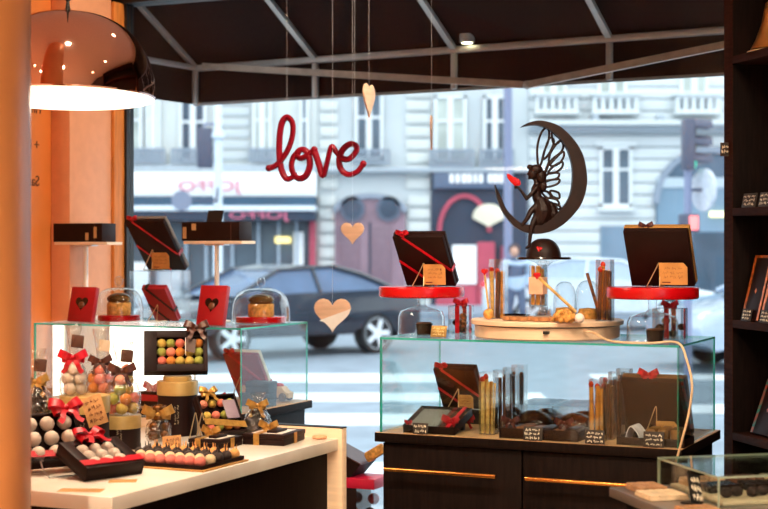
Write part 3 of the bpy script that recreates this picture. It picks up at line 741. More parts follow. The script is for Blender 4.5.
for i, (u, a, s) in enumerate(((534, 4.3, 1.), (548, 4.4, .95), (575, 4.28, 1.), (585, 4.4, .9))):
    e = thing('chocolate_egg', ('glossy dark chocolate egg half beside the left row of tubes', 'glossy egg half behind the first one in the case', 'glossy dark chocolate egg half beside the right row of tubes', 'egg half farthest back by the right row of tubes')[i], 'chocolate egg', ua(u, a, Z0))
    m = MB(); m.lathe([(.001, .058), (.02, .055), (.038, .044), (.05, .026), (.054, .006), (.054, .003), (.05, 0), (0, 0)], 28, Matrix.Diagonal((1.15 * s, .85 * s, s, 1)), cap=False)
    part('shell', m, CHOCG, e); part('base_card', MB().lathe([(.064 * s, 0), (.064 * s, .0015)], 24), GOLDL, e)
for i, (u, a) in enumerate(((541, 4.36), (580, 4.36))):
    b = MB(); w, d, h = .112, .2, .078; t = .0015
    b.bx(-w / 2, w / 2, -d / 2, d / 2, h - t, h).bx(-w / 2, w / 2, -d / 2, -d / 2 + t, 0, h - t).bx(-w / 2, w / 2, d / 2 - t, d / 2, 0, h - t).bx(-w / 2, -w / 2 + t, -d / 2, d / 2, 0, h - t).bx(w / 2 - t, w / 2, -d / 2, d / 2, 0, h - t)
    solo('acrylic_cover', b, ACR, ('clear cover over the egg halves by the left tubes', 'clear cover over the egg halves by the right tubes')[i], 'cover', ua(u, a, Z0), -TH)
ob = flat_box('wide open dark box of chocolates with two brown bows', 538, 4.06, .235, .12, .03)
for k in range(6):
    x = -.11 + (k + .5) * .22 / 6
    part('chocolate_slab', MB().bx(x - .017, x + .017, .012, .108, .003, .03 + .004 * (k % 2), .004), (CHOCM, NUTS, mat('milk_chocolate', '6f4126', .45, var=.2), CHOCM, NUTS, CHOCM)[k], ob)
for x in (-.085, .07): part('bow', MB().bow((x, .03, .047), .026, RZ(8)), mat('dark_red_brown_ribbon', '451410', .4), ob)
price_tag('dark tag with white writing before the open box with two bows', 0, 0, 0, .056, .04, 3, 5, p=ua(532.5, 4.0335, Z0), seed=5)
price_tag('dark tag with white writing before the right row of tubes', 0, 0, 0, .056, .04, 3, 5, p=ua(594.5, 4.0335, Z0), seed=9)
leaning_box('big dark box with red bow leaning in the case beside its green glass corner', 660, 4.24, Z0 + .002, .18, .19, .04, 28, None, None, mat('bronze_box_edge', '7d5a3a', .4, metal=.3), False, (.06, .05), .55, 'big dark box in the case', .0)
solo('ribbon_bow', MB().bow((0, 0, .012), .028), REDR, 'red bow on the top edge of the big dark box in the case', 'bow', ua(648.5, 4.17, Z0 + .176))
gb = flat_box('dark tray with gold sachets before the big dark box', 650, 4.06, .19, .12, .022)
for k in range(3): part('sachet', MB().bx(-.02 + k * .036, .01 + k * .036, .02, .1, .003, .046, .006, RZ(3 * k)), mat('gold_brown_sachet', '8a5f2c', .35, metal=.4, var=.4, scale=30, bump=.5), gb)
part('wrapper', MB().sweep(smooth_path([(-.075, .05, .01), (-.06, .05, .05), (-.04, .05, .035), (-.03, .05, .012)], 4), [(-.04, -.001), (.04, -.001), (.04, .001), (-.04, .001)], side=(0, 1, 0)), mat('white_wrapper', 'e8e4ee', .25, bump=.6), gb, 'crumpled white wrapper')
price_tag('dark tag with white writing before the tray of gold sachets', 0, 0, 0, .058, .044, 3, 5, p=ua(653.5, 4.0335, Z0), seed=12)

# ---- on top of the case
def cake_stand(label, u, a, d, v0, v1, ud=None):
    p = ua(u, a, Z1); y = p.y; zt, zb = zv(v0, y) - Z1, zv(v1, y) - Z1
    o = thing('cake_stand', label, 'cake stand', p); r = d / 2
    part('plate', MB().lathe([(0, zb), (r * .97, zb), (r * .99, zb + .002), (r, zb + .006), (r, zt - .006), (r * .99, zt - .001), (r * .97, zt), (0, zt)], 56, cap=False), RED, o)
    pr = .072
    part('pedestal', MB().lathe([(pr, 0), (pr + .002, .004), (pr, .01), (pr * .995, .055), (pr * .9, .072), (pr * .6, .08), (.02, .085), (.012, .092), (.013, zb - .004), (.03, zb)], 40, cap=False), BOWL, o, 'clear glass bell foot')
    return o, p, zt
st1, p1, zt1 = cake_stand('red topped glass cake stand carrying the smaller ribboned box', 421.5, 4.22, .262, 286.5, 297)
st2, p2, zt2 = cake_stand('red topped glass cake stand carrying the big dark box by the shelf', 652.5, 4.16, .258, 287, 298.5)
for i, (u, a, lb) in enumerate(((440, 4.2, 'dark chocolate pot under the red stand with the smaller box'), (664, 4.15, 'chocolate pot under the red stand by the shelf'))):
    m = MB(); m.lathe([(0, .0), (.022, 0), (.026, .03), (.028, .034), (.0, .034)], 24, cap=False)
    o = thing('chocolate_pot', lb, 'chocolate', ua((424, 655)[i], 4.22 if i == 0 else 4.16, Z1), -TH); part('cup', m, CHOCG, o)
    part('filling', MB().lathe([(.025, .034), (.02, .038), (0, .039)], 20), NUTS, o)
k = thing('name_plate', 'small gold label leaning before the glass foot of the red stand', 'label', ua(438, 4.1, Z1)); M = RX(-15)
part('plate', MB().bx(-.025, .025, 0, .003, .001, .036, .001, M), mat('antique_gold_plate', '9c7a3c', .4, metal=.5, var=.3), k)
lt = MB(); scribble(lt, -.02, .02, .004, .032, -.0008, 3, .001, M, 4); part('lettering', lt, mat('pale_gold_ink', 'e4cf94', .5), k)
def ribboned_cube(label, u, a, w, h, fill):
    o = thing('gift_box', label, 'box', ua(u, a, Z1)); t = .0012; k = w / 2; m = MB()
    m.bx(-k, k, -k, -k + t, 0, h).bx(-k, k, k - t, k, 0, h).bx(-k, -k + t, -k, k, 0, h).bx(k - t, k, -k, k, 0, h).bx(-k, k, -k, k, 0, t).bx(-k, k, -k, k, h - t, h)
    part('clear_box', m, ACR, o)
    part('ribbon', MB().bx(-.007, .007, -k - .0015, -k - .0005, 0, h).bx(-.007, .007, -k - .0015, k + .0015, h + .0003, h + .0013).bx(k + .0005, k + .0015, -.007, .007, 0, h).bx(-.007, .007, k + .0005, k + .0015, 0, h), REDR, o)
    part('bow', MB().bow((0, 0, h + .008), .024), REDR, o)
    rnd = random.Random(int(u))
    for j in range(fill):
        q = Vector((rnd.uniform(-.4, .4) * w, rnd.uniform(-.3, .3) * w, .012 + .02 * (j // 4))); q.rotate(Matrix.Rotation(-TH, 3, 'Z'))
        solo('praline', MB().ball((0, 0, 0), (.013, .013, .0105), 12, 8), (CHOCG, CHOCM, mat('milk_chocolate', '6f4126'))[j % 3], 'praline inside the ' + label, 'praline', ua(u, a, Z1) + q, -TH, 'pralines inside the ' + label)
    return o
ribboned_cube('clear box with red ribbon behind the left red stand', 461, 4.36, .062, .085, 9)
ribboned_cube('clear box with red ribbon behind the right red stand', 670, 4.36, .085, .088, 9)
leaning_box('dark box with red ribbon on the left red cake stand', 431, 4.245, Z1 + zt1 + .001, .164, .185, .03, 36, None, REDR, None, True, (.072, .062), .46, 'box on the left red stand', -.003)
leaning_box('big dark box with gold rim on the red stand by the shelf', 663, 4.2, Z1 + zt2 + .001, .182, .182, .035, 31, None, None, mat('gold_box_rim', 'b98c4e', .4, metal=.4), False, (.08, .062), .42, 'box on the red stand by the shelf', -.002)
solo('ribbon_bow', MB().bow((0, 0, .01), .02), mat('dark_red_brown_ribbon', '451410', .4), 'small dark red bow on the top edge of the big box by the shelf', 'bow', ua(646, 4.125, Z1 + zt2 + .161))

# ---- turntable
pt_ = ua(547, 4.26, Z1); WOODT = mat('pale_beech_wood', 'e3c6a6', .5, var=.08, scale=6, stretch=(1, 1, 10))
tt = thing('turntable', 'round beech display turntable holding tubes and the moon sculpture', 'turntable', pt_)
rt = 76 / F * pt_.y; ht = zv(319, pt_.y) - Z1
part('drum', MB().lathe([(rt * .93, 0), (rt * .95, .004), (rt * .95, ht - .017)], 64), WOODT, tt)
part('disc', MB().lathe([(rt * .99, ht - .014), (rt, ht - .012), (rt, ht - .002), (rt * .99, ht)], 64), WOODT, tt)
part('gap_ring', MB().lathe([(rt * .94, ht - .018), (rt * .94, ht - .0135)], 48), BLACK, tt)
part('switch', MB().bx(.06, .075, -rt * .95 - .002, -rt * .85, ht * .4, ht * .55, .001), BLACK, tt)
cd = MB(); zq = .03
cpts = [pt_ + Vector((.08, -rt * .93, zq)), pt_ + Vector((.11, -rt * .98, zq * .8)), ua(612, 4.045, Z1 + .006), ua(650, 4.05, Z1 + .004), ua(678, 4.055, Z1 + .006), ua(687, 4.02, Z1 - .04), at(692, 385, ua(692, 3.97).y), at(689, 412, ua(689, 3.97).y), at(682, 440, ua(682, 3.97).y), at(676, 462, ua(676, 3.98).y)]
ccv = MB(); ccv.tube([p - pt_ for p in smooth_path(cpts, 6)], .0032, 8)
link('cable', ccv.mesh('cable', mat('cream_cable', 'd9b890', .5)), None, pt_)
tag(bpy.data.objects['cable'], 'thin cream cable hanging down the glass case from the turntable', 'cable')
Z2 = Z1 + ht + .0003
def on_tt(u, a): return ua(u, a, Z2)
stick_tube('of peel with red heart tips, at the near end of the turntable', 498.5, 4.22, Z2, .046, .178, (ORGL, ORG, STKD), 5, 51, True, .82, 'heart tipped tube near the ribboned box')
stick_tube('of peel with red heart tips, at the shelf end of the turntable', 605, 4.22, Z2, .044, .178, (STKD, ORG, STKD, ORGL), 5, 52, True, .88, 'heart tipped tube at the shelf end')
tu = stick_tube('with a pale paper band, below the moon sculpture', 538, 4.22, Z2 + .04, .042, .122, (ORG, ORGL, ORG), 4, 53, False, .95, 'banded tube below the sculpture')
part('paper_band', MB().bx(-.0214, .0214, -.0216, .0216, .035, .085), mat('peach_paper', 'e0b090', .6), tu)
solo('display_block', MB().bx(-.03, .03, -.03, .03, 0, .0395, .002), ACR, 'low clear block under the banded tube on the turntable', 'riser', on_tt(538, 4.22))
def heart_pts(s, n=28):
    o = []
    for i in range(n):
        t = 2 * math.pi * i / n
        o.append((s * 16 * math.sin(t) ** 3 / 17, s * (13 * math.cos(t) - 5 * math.cos(2 * t) - 2 * math.cos(3 * t) - math.cos(4 * t) + 2.5) / 17))
    return o
def lolly(label, u0, v0, u1, v1, a, m, tip=True, r=.0042):
    p = ua(u0, a, Z2); y = p.y; q = at(u0, v0, y) - p; e = at(u1, v1, y) - p
    o = thing('chocolate_stick', label, 'sweet', p, 0)
    part('stick', MB().tube([e, q], r, 10), m, o)
    if tip: part('heart_tip', MB().prism(heart_pts(.0115), -.004, .004, bev=.0015, M=T(q.x, q.y, q.z)), RED, o, 'red heart tip')
    return o
lolly('peel stick with a red heart leaning across the turntable', 537, 276, 576, 312, 4.1, ORGL)
lolly('short stick with a red heart at the turntable rim', 484.5, 272, 489, 313, 4.2, ORGL, True, .003)
lolly('dark stick leaning from the glass dome on the turntable', 587, 273, 599, 313, 4.25, NUTS, False, .005)
def cloche(label, p, r, h, knob=.0, plate=None, rz=-TH):
    o = thing('glass_cloche', label, 'cloche', p, rz)
    pr = [(r, 0), (r + .0015, .003), (r * .99, .008)] + [(r * (1 - (i / 10) ** 3.2 * .92) * (1 - .08 * i / 10), .008 + (h - .008) * (math.sin(i / 10 * math.pi / 2) ** .9)) for i in range(1, 11)]
    part('dome', MB().lathe(pr, 40, cap=False), BOWL, o)
    if knob:
        part('knob', MB().lathe([(knob * .45, h - .003), (knob * .4, h + .006), (knob * .8, h + .01), (knob, h + .01 + knob * .9), (knob * .75, h + .01 + knob * 1.7), (0, h + .01 + knob * 1.95)], 20, cap=False), BOWL, o)
    return o
cloche('small glass dome behind the nut cluster on the turntable', on_tt(565, 4.345), .036, .11, .0)
cloche('small glass dome beside the tube at the shelf end of the turntable', on_tt(588, 4.32), .04, .115, .0)
for i, (u, a) in enumerate(((565, 4.345), (588, 4.32))):
    solo('nut_cake', MB().lathe([(.0, 0), (.028, .0), (.031, .012), (.027, .03), (.0, .033)], 20, cap=False), CRUST, ('nut cake under the glass dome behind the cluster', 'nut cake under the glass dome by the shelf end tube')[i], 'cake', on_tt(u, a), -TH)
rnd = random.Random(4)
nc = MB()
for i in range(46):
    t, q = rnd.uniform(0, 6.28), rnd.random() ** .5
    nc.ball((.036 * q * math.cos(t), .03 * q * math.sin(t), .008 + .028 * rnd.random() * (1 - .6 * q)), .008, 8, 6)
solo('nut_cluster', nc, CRUST, 'heap of golden nut pieces at the front of the turntable', 'sweet', on_tt(565, 4.07), -TH)
solo('white_truffle', MB().ball((0, 0, .014), .014, 14, 10), mat('sugar_white', 'efe2d8', .7, bump=.3), 'white sugared ball beside the golden nut heap', 'sweet', on_tt(579.5, 4.06))
for i in range(7):
    solo('coin_biscuit', MB().lathe([(.012, 0), (.0165, .002), (.0165, .011), (.012, .013)], 18), mat('brown_biscuit', 'a97446', .7, var=.2, scale=60), 'brown coin biscuit in the row along the turntable front', 'biscuit', on_tt(508 + 7.2 * i, 4.12 - .008 * (i % 3)), -TH, 'coin biscuits on the turntable')
solo('ball_biscuit', MB().ball((0, 0, .016), .016, 14, 10), CRUST, 'golden round biscuit at the turntable end near the red box', 'biscuit', on_tt(488.5, 4.16))
solo('dark_dish', MB().lathe([(0, .002), (.042, .004), (.052, .01), (.053, .0085), (.043, 0), (0, 0)], 32, cap=False), CHOCG, 'low dark dish behind the coin biscuits on the turntable', 'dish', on_tt(513, 4.3))

# ---- moon sculpture
pm = ua(543.5, 4.3, Z2); SM = F / pm.y
def sx(u): return (u - 543.5) / SM
def sz(v): return zv(v, pm.y) - Z2
ped = thing('glass_pedestal', 'clear glass column under the chocolate moon sculpture', 'pedestal', pm, 0)
part('stem', MB().lathe([(.03, 0), (.03, .004), (.02, .012), (.014, .03), (.014, sz(266)), (.03, sz(262)), (.05, sz(259.5) - .002), (0, sz(259.5) - .002)], 32, cap=False), BOWL, ped)
mo = thing('moon_sculpture', 'dark chocolate crescent moon with a winged fairy holding a red heart', 'sculpture', pm, 0)
part('plate', MB().lathe([(.0, sz(259.5)), (27.5 / SM, sz(259.5)), (28 / SM, sz(258.3)), (27.5 / SM, sz(257)), (0, sz(257))], 40, cap=False), CHOCG, mo)
rb = 17.5 / SM; z0 = sz(257)
part('dome_base', MB().lathe([(rb, z0)] + [(rb * math.cos(i / 10 * 1.45), z0 + 18.5 / SM * math.sin(i / 10 * math.pi / 2)) for i in range(1, 11)], 36), CHOCM, mo)
part('heart_badge', MB().prism(heart_pts(.0095), -.004, .0, bev=.001, M=T(sx(537.5), -rb * .84, sz(249.5)) @ RX(-28) @ RY(12)), RED, mo, 'small red heart')
outer = [(520, 127.5), (527, 123.5), (537, 121), (547, 122), (558, 126), (568, 134), (577, 145), (583, 157), (586, 172), (586.3, 185), (583, 199), (577, 210), (567, 221), (556, 229), (545, 233), (535, 234), (525, 232.5), (516, 228), (508, 220), (502, 211), (497, 199), (494.5, 185)]
inner = [(495.3, 185), (500.5, 198), (506, 209), (512, 216), (519, 222), (530, 225.5), (541, 224), (550, 220), (558, 212), (565, 204), (570, 194), (572, 181), (572, 168), (569.5, 157), (565.5, 147), (560, 139.5), (552, 132), (545, 128), (537, 125.5), (530, 125.5)]
op = smooth_path([(u, v, 0) for u, v in outer], 3); ip = smooth_path([(u, v, 0) for u, v in inner], 3)
part('crescent', MB().prism([(sx(p.x), sz(p.y)) for p in op + ip], -.017, .017, bev=.0025), CHOCM, mo, angle=30)
# fairy: one continuous body from fused tapered limbs
fb_ = MB()
def limb(pts, rads, y=0.):
    P = smooth_path([(sx(u), y + dy, sz(v)) for u, v, dy in pts], 6); n = len(P)
    rr = []
    for i in range(n):
        t = i / (n - 1) * (len(rads) - 1); k = min(int(t), len(rads) - 2); rr.append((rads[k] + (rads[k + 1] - rads[k]) * (t - k)) / SM)
    fb_.tube(P, 1, 10, radii=rr)
    for q, r in zip(P, rr): fb_.ball(q, r, 10, 8)
limb([(537, 184, 0), (536, 190, 0), (537, 197, 0), (541, 204, 0)], [2.6, 5.2, 5.0, 6.0])
limb([(541, 203, 0), (543, 211, 0), (540, 220, 0)], [7, 10, 8])                      # hips and short skirt
limb([(550, 206, 0), (553, 214, 0), (552, 219, 0)], [5, 6, 3])
limb([(535, 178, 0), (537, 185, 0)], [2.2, 2.6])                                      # neck
fb_.ball((sx(533), 0, sz(173.5)), (5.3 / SM, 5 / SM, 6.3 / SM), 16, 12)                # head
fb_.ball((sx(527.9), 0, sz(174)), (1.3 / SM, 1.2 / SM, 1.2 / SM), 8, 6)                # nose
fb_.ball((sx(529.3), 0, sz(178.2)), (1.6 / SM, 1.8 / SM, 1.5 / SM), 8, 6)              # chin
limb([(536, 188, -.012), (531, 194, -.016), (526, 199, -.018)], [2.6, 2.2, 1.8])        # upper arm
limb([(526, 199, -.018), (522, 193, -.018), (517.5, 187.5, -.016)], [1.9, 1.6, 1.2])    # forearm
for du, dv in ((-3.2, -1.2), (-3.4, -.2), (-3.1, .7), (-2.6, 1.4)): limb([(517.5, 187.5, -.016), (517.5 + du, 187.5 + dv, -.016 + .002 * dv)], [.9, .6])
limb([(517.5, 187.5, -.016), (515.8, 185, -.018)], [.9, .6])                           # thumb
limb([(537, 206, -.006), (531, 211, -.012), (527, 218, -.016), (522, 225, -.014)], [4, 3.0, 2.4, 1.8])   # near leg
limb([(540, 212, .004), (533, 222, -.016), (530, 233, -.022), (528.5, 246, -.022)], [4.5, 3, 2.2, 1.5])  # leg hanging down
limb([(528.5, 246, -.022), (525.5, 248, -.024)], [1.6, 1.2])
fo = link('fairy_body', fb_.mesh('fairy_body', CHOCM), mo)
rm = fo.modifiers.new('fuse', 'REMESH'); rm.mode = 'VOXEL'; rm.voxel_size = .0016; rm.use_smooth_shade = True
sm_ = fo.modifiers.new('soft', 'SMOOTH'); sm_.iterations = 3
hr = MB(); hr.ball((sx(536), 0, sz(170)), (7 / SM, 6 / SM, 5.6 / SM), 14, 10); hr.ball((sx(541), 0, sz(177)), (5.5 / SM, 5.4 / SM, 7.5 / SM), 14, 10); hr.ball((sx(530), 0, sz(167)), (3.2 / SM, 4 / SM, 2.6 / SM), 10, 8); hr.ball((sx(543), 0, sz(186)), (4 / SM, 4 / SM, 6 / SM), 12, 9)
part('hair', hr, CHOCM, mo)
z1_ = lambda l: [(490 + x / 5.99, 115 + y / 5.99) for x, y in l]
z2_ = lambda l: [(500 + x / 5.66, 170 + y / 5.66) for x, y in l]
cells = [z1_([(290, 300), (284, 200), (303, 118), (332, 78), (354, 92), (352, 150), (325, 222), (308, 290)]),
         z1_([(318, 262), (338, 185), (362, 135), (384, 150), (376, 190), (345, 245)]),
         z1_([(372, 100), (395, 120), (424, 150), (395, 175), (378, 160)]),
         z1_([(355, 282), (362, 232), (392, 182), (424, 152), (441, 182), (428, 220), (388, 252)]),
         z1_([(362, 296), (400, 252), (440, 218), (442, 252), (415, 290), (378, 305)]),
         z1_([(350, 350), (375, 312), (432, 280), (434, 310), (400, 340)]),
         z1_([(318, 388), (355, 350), (412, 348), (408, 375), (370, 388)]),
         z1_([(312, 425), (350, 393), (416, 385), (405, 412), (350, 430)]),
         z2_([(236, 124), (268, 122), (288, 148), (270, 158)]), z2_([(285, 118), (332, 128), (336, 160), (300, 150)]),
         z2_([(268, 160), (322, 168), (336, 200), (296, 194)]), z2_([(300, 190), (335, 200), (345, 222), (320, 215)])]
wg = MB()
for i, c in enumerate(cells):
    wg.tube(smooth_path([(sx(u), .006 + .001 * (i % 2), sz(v)) for u, v in c], 4, True), 1.2 / SM, 6, True)
    q = c[0]
    if i in (0, 3, 6, 8): wg.tube([(sx(q[0]), .006, sz(q[1])), (sx(541), .004, sz(184 if i < 6 else 192))], 1.5 / SM, 6)
part('wing', wg, CHOCM, mo)
solo('red_heart', MB().prism([(sx(u) , sz(v)) for u, v in [(506, 174.5), (508.5, 173.8), (512, 177.5), (514.5, 177.2), (519, 180), (520.5, 184), (519, 186), (514, 186.2), (510, 182.5), (507, 178.5)]], -.022, -.012, bev=.002), RED, 'small red heart held up in the hand of the fairy', 'heart', pm, 0)

# ---- hanging decorations
def hanging_heart(label, u, v, y, s, yaw, m, two=None, group='hanging wooden hearts'):
    p = at(u, v, y); o = thing('hanging_heart', label, 'heart', p, R(yaw), group)
    hp = heart_pts(s)
    if two:
        part('heart', MB().prism(hp, -.003, .003, bev=.0008), m, o)
        zc = lambda x: .37 * x
        lo = [(x, min(z, zc(x))) for x, z in hp]
        part('white_half', MB().prism(lo, -.0036, -.003), two, o, 'white painted lower half')
    else: part('heart', MB().prism(hp, -.003, .003, bev=.0008), m, o)
    part('thread', MB().tube([(0, 0, s * .4), (0, 0, 2.44 - p.z)], .0003, 5), mat('clear_thread', 'e8eef2', .3), o)
    return o
HW = mat('pale_birch_ply', 'dcb698', .6, var=.1, scale=10, stretch=(1, 1, 6))
yh = lambda u, a: ua(u, a).y
hanging_heart('small birch heart hanging below the letter e', 352.5, 233.5, yh(352, 4.9), 12.8 / F * yh(352, 4.9), -12, HW)
hanging_heart('large heart half birch and half white hanging beside the case', 332.5, 315.5, yh(332, 4.86), 20 / F * yh(332, 4.86), -10, HW, WHITE)
hanging_heart('birch heart turned nearly edge on close under the awning', 369, 101, yh(369, 4.9), 20 / F * yh(369, 4.9), 73, HW)
hanging_heart('thin birch heart turned edge on above the middle shop', 431.5, 133, yh(431, 4.9), 20 / F * yh(431, 4.9), 86, HW)
# love sign
lv = [[(38, 375), (80, 360), (130, 310), (170, 240), (190, 160), (185, 100), (155, 70), (122, 100), (106, 190), (105, 300), (120, 390), (145, 435), (170, 440), (200, 420)],
      [(225, 280), (195, 310), (182, 365), (200, 420), (235, 440), (275, 420), (298, 360), (290, 300), (262, 268), (228, 272), (215, 300), (240, 318), (285, 300), (325, 268)],
      [(325, 268), (350, 340), (382, 425), (405, 350), (432, 252), (460, 280), (490, 318)],
      [(490, 320), (540, 328), (585, 285), (585, 250), (550, 238), (505, 270), (482, 330), (495, 390), (540, 420), (590, 405), (615, 380), (630, 358)]]
ly = ua(318, 4.93).y; pl_ = at(318, 150, ly); m = MB()
for k, st in enumerate(lv):
    P = [((260 + x / 5.99 - 318) / F * ly, -.002 * k, (150 - (105 + y / 5.99)) / F * ly) for x, y in st]
    w = 3.6 / F * ly
    m.sweep(smooth_path(P, 6), [(w * math.cos(t) , w * .75 * math.sin(t)) for t in [2 * math.pi * i / 12 for i in range(12)]], side=(0, 1, 0) if False else None)
    for q in (P[0], P[-1]): m.ball(q, w, 10, 8)
ls = thing('love_sign', 'red script sign spelling love hanging in the shop window', 'sign', pl_, -R(14))
part('lettering', m, mat('dark_red_lacquer', '8a0820', .4, spec=.2, var=.05), ls)
part('thread', MB().tube([(-.12, 0, .17), (-.12, 0, 2.44 - pl_.z)], .0003, 5).tube([(.14, 0, .06), (.14, 0, 2.44 - pl_.z)], .0003, 5), MATS['clear_thread'], ls)
# ================================================================ left window counter and its glass case
counter('dark wood counter in the window corner behind the marble counter', 4.29, 4.79, -3.42, -2.486)
LB0, LB1, LA0, LA1 = -3.34, -2.498, 4.30, 4.775
glass_case('clear glass case in the window corner carrying the red heart boxes and cloches', LA0, LA1, LB0, LB1, ZC)
def t_stand(label, u, a, v, w, side):
    p = ua(u, a, Z1); zb = zv(v, p.y) - Z1
    o = thing('display_stand', label, 'stand', p)
    part('pole', MB().tube([(0, 0, .004), (0, 0, zb - .012)], .0085, 16), WHITE, o)
    part('base', MB().lathe([(.05, 0), (.05, .003), (.045, .005), (.01, .006)], 28), WHITE, o)
    part('board', MB().bx(-.11 + side, .13 + side, -.05, .05, zb - .011, zb, .001), mat('cream_board', 'efd9be', .45, var=.04), o)
    part('bracket', MB().bx(-.04, .04, -.02, .02, zb - .016, zb - .011), STEEL, o)
    return p, zb
def long_box(label, p, zb, x0, x1, h, d, labels, top=None):
    o = thing('chocolate_box', label, 'box', p + Vector((0, 0, zb + .0003)))
    part('sleeve', MB().bx(x0, x1, -d, d, 0, h, .0015), CHOC, o)
    for q0, q1, z0, z1 in labels: part('gold_label', MB().bx(q0, q1, -d - .0012, -d - .0002, z0, z1), mat('champagne_label', 'c2a06e', .45, metal=.2), o, 'small gold label')
    part('seam', MB().bx(x1 - .035, x1 - .033, -d - .0008, -d, 0, h), BRNR, o)
    return o
p, zb = t_stand('white topped steel stand by the peach wall', 86, 4.7, 242, .24, 0)
long_box('long dark box on the steel stand by the peach wall', p, zb, -.118, .105, .07, .045, ((.03, .044, .006, .034), (.068, .081, .014, .056)))
p, zb = t_stand('white topped steel stand in the middle of the window corner case', 217, 4.64, 241, .24, .0)
lb = long_box('long dark box on the steel stand in the window', p, zb, -.12, .118, .068, .045, ((-.115, -.1, .008, .05), (-.078, -.06, .038, .062)))
k = thing('card', 'black card leaning on top of the long dark box in the window', 'card', p + Vector((0, 0, zb + .0686)))
part('panel', MB().bx(-.045, .018, .0, .002, .0, .045, 0, RX(-20)), BLACK, k)
# acrylic riser, leaning boxes
rp = ua(160, 4.69, Z1); zr = zv(270.5, rp.y) - Z1
b = MB(); w, d, t = .185, .13, .003
b.bx(-w / 2, w / 2, -d / 2, d / 2, zr - t, zr).bx(-w / 2, -w / 2 + t, -d / 2, d / 2, 0, zr - t).bx(w / 2 - t, w / 2, -d / 2, d / 2, 0, zr - t).bx(-w / 2, w / 2, d / 2 - t, d / 2, 0, zr - t)
solo('acrylic_riser', b, ACR, 'clear acrylic riser under the ribboned box by the window jamb', 'riser', rp)
leaning_box('dark box with red ribbon leaning on the clear acrylic riser', 167, 4.71, Z1 + zr + .001, .165, .235, .03, 41, None, REDR, mat('grey_box_side', '6a6460', .5), True, (.075, .06), .42, 'box on the acrylic riser', -.02)
leaning_box('small burgundy box with black ribbon leaning under the acrylic riser', 167, 4.585, Z1 + .001, .098, .15, .022, 38, mat('burgundy_card', '8e1220', .45, var=.1), BLACK, None, False, None, .5, 'small burgundy box', -.01)
def heart_box(label, u, a, w, h, lean=14):
    p = ua(u, a, Z1); M = T(0, .0, .022 * math.sin(R(lean))) @ RX(-lean)
    o = thing('heart_box', label, 'box', p)
    part('box', MB().bx(-w / 2, w / 2, 0, .022, 0, h, .0015, M), REDC, o)
    part('heart_window', MB().prism(heart_pts(w * .27), -.0012, .0002, M=M @ T(0, 0, h * .5)), CHOCG, o, 'dark heart shaped window')
    part('praline', MB().ball((w * .03, -.004, h * .47), (.012, .006, .012), 14, 10, M), mat('milk_chocolate', '6f4126', .45, var=.2), o)
    part('foot', MB().bx(-w * .3, w * .3, .022, .05, -.0, .002, 0, T(0, 0, .0005)), REDC, o)
heart_box('red box with heart window nearest the orange wall', 79, 4.36, .104, .125)
heart_box('red box with heart window in front of the large cloche', 209, 4.345, .104, .137)
def cake_cloche(name, u, a, r, h, cake_r):
    p = ua(u, a, Z1)
    pl = thing('cake_plate', 'flat red plate under the cake ' + name, 'plate', p)
    part('disc', MB().lathe([(0, 0), (r * .8, 0), (r * .86, .003), (r * .86, .02), (r * .83, .022), (0, .022)], 48, cap=False), RED, pl)
    ck = thing('cake', 'small golden cake with glossy chocolate top ' + name, 'cake', p + Vector((0, 0, .0222)))
    part('sponge', MB().lathe([(cake_r * .97, 0), (cake_r, .004), (cake_r, .04), (cake_r * .96, .045)], 32), CRUST, ck)
    part('glaze', MB().ball((0, 0, .058), (cake_r * 1.05, cake_r * .95, .022), 24, 14), mat('bronze_glaze', '6b4a1c', .12, metal=.5, var=.4, scale=20), ck)
    cloche('clear glass cloche with knob over the cake ' + name, p, r, h, .016)
cake_cloche('in the wall corner', 119, 4.53, .088, .122, .043)
cake_cloche('nearest the free end of the case', 261, 4.635, .104, .122, .046)
# inside the corner case
leaning_box('burgundy box with red bow leaning inside the window corner case', 256, 4.7, Z0 + .002, .14, .205, .03, 35, mat('burgundy_card', '8e1220'), REDR, mat('cream_box_side', 'e6dccb', .5), True, (.06, .05), .5, 'burgundy box in the corner case', -.03)
solo('ribbon_bow', MB().bow((0, 0, .03), .035), REDR, 'red bow standing before the burgundy box in the corner case', 'bow', ua(218, 4.42, Z0))
for i, (u, a, w, h, z) in enumerate(((254, 4.5, .11, .045, 0), (257, 4.503, .09, .04, .0455))):
    o = thing('chocolate_box', ('lower slate box of two stacked by the glass end of the corner case', 'upper slate box of two stacked by the glass end of the corner case')[i], 'box', ua(u, a, Z0 + z))
    part('base', MB().bx(-w / 2, w / 2, 0, .06, 0, h * .5, .001), mat('slate_card', '3b3840', .5), o); part('lid', MB().bx(-w / 2 - .001, w / 2 + .001, -.001, .061, h * .5, h, .0015), mat('slate_card', '3b3840', .5), o)
tv = thing('toy_van', 'pale wooden toy van beside the slate boxes at the end of the case', 'toy', ua(279, 4.715, Z0)); WOODP = mat('pale_toy_wood', 'dcb894', .55, var=.1)
part('body', MB().prism([(-.05, .012), (.05, .012), (.05, .03), (.03, .034), (.022, .052), (-.05, .052)], -.02, .02, bev=.003), WOODP, tv)
for x in (-.028, .028):
    part('wheel', MB().lathe([(.013, 0), (.015, .002), (.015, .008), (.013, .01)], 18, T(x, -.021, .015) @ RX(90)), mat('toy_wheel', '6a5a54', .6), tv)
    part('wheel', MB().lathe([(.013, 0), (.015, .002), (.015, .008), (.013, .01)], 18, T(x, .031, .015) @ RX(90)), mat('toy_wheel', '6a5a54', .6), tv)
part('load', MB().ball((0, 0, .056), (.02, .012, .008)), REDR, tv)
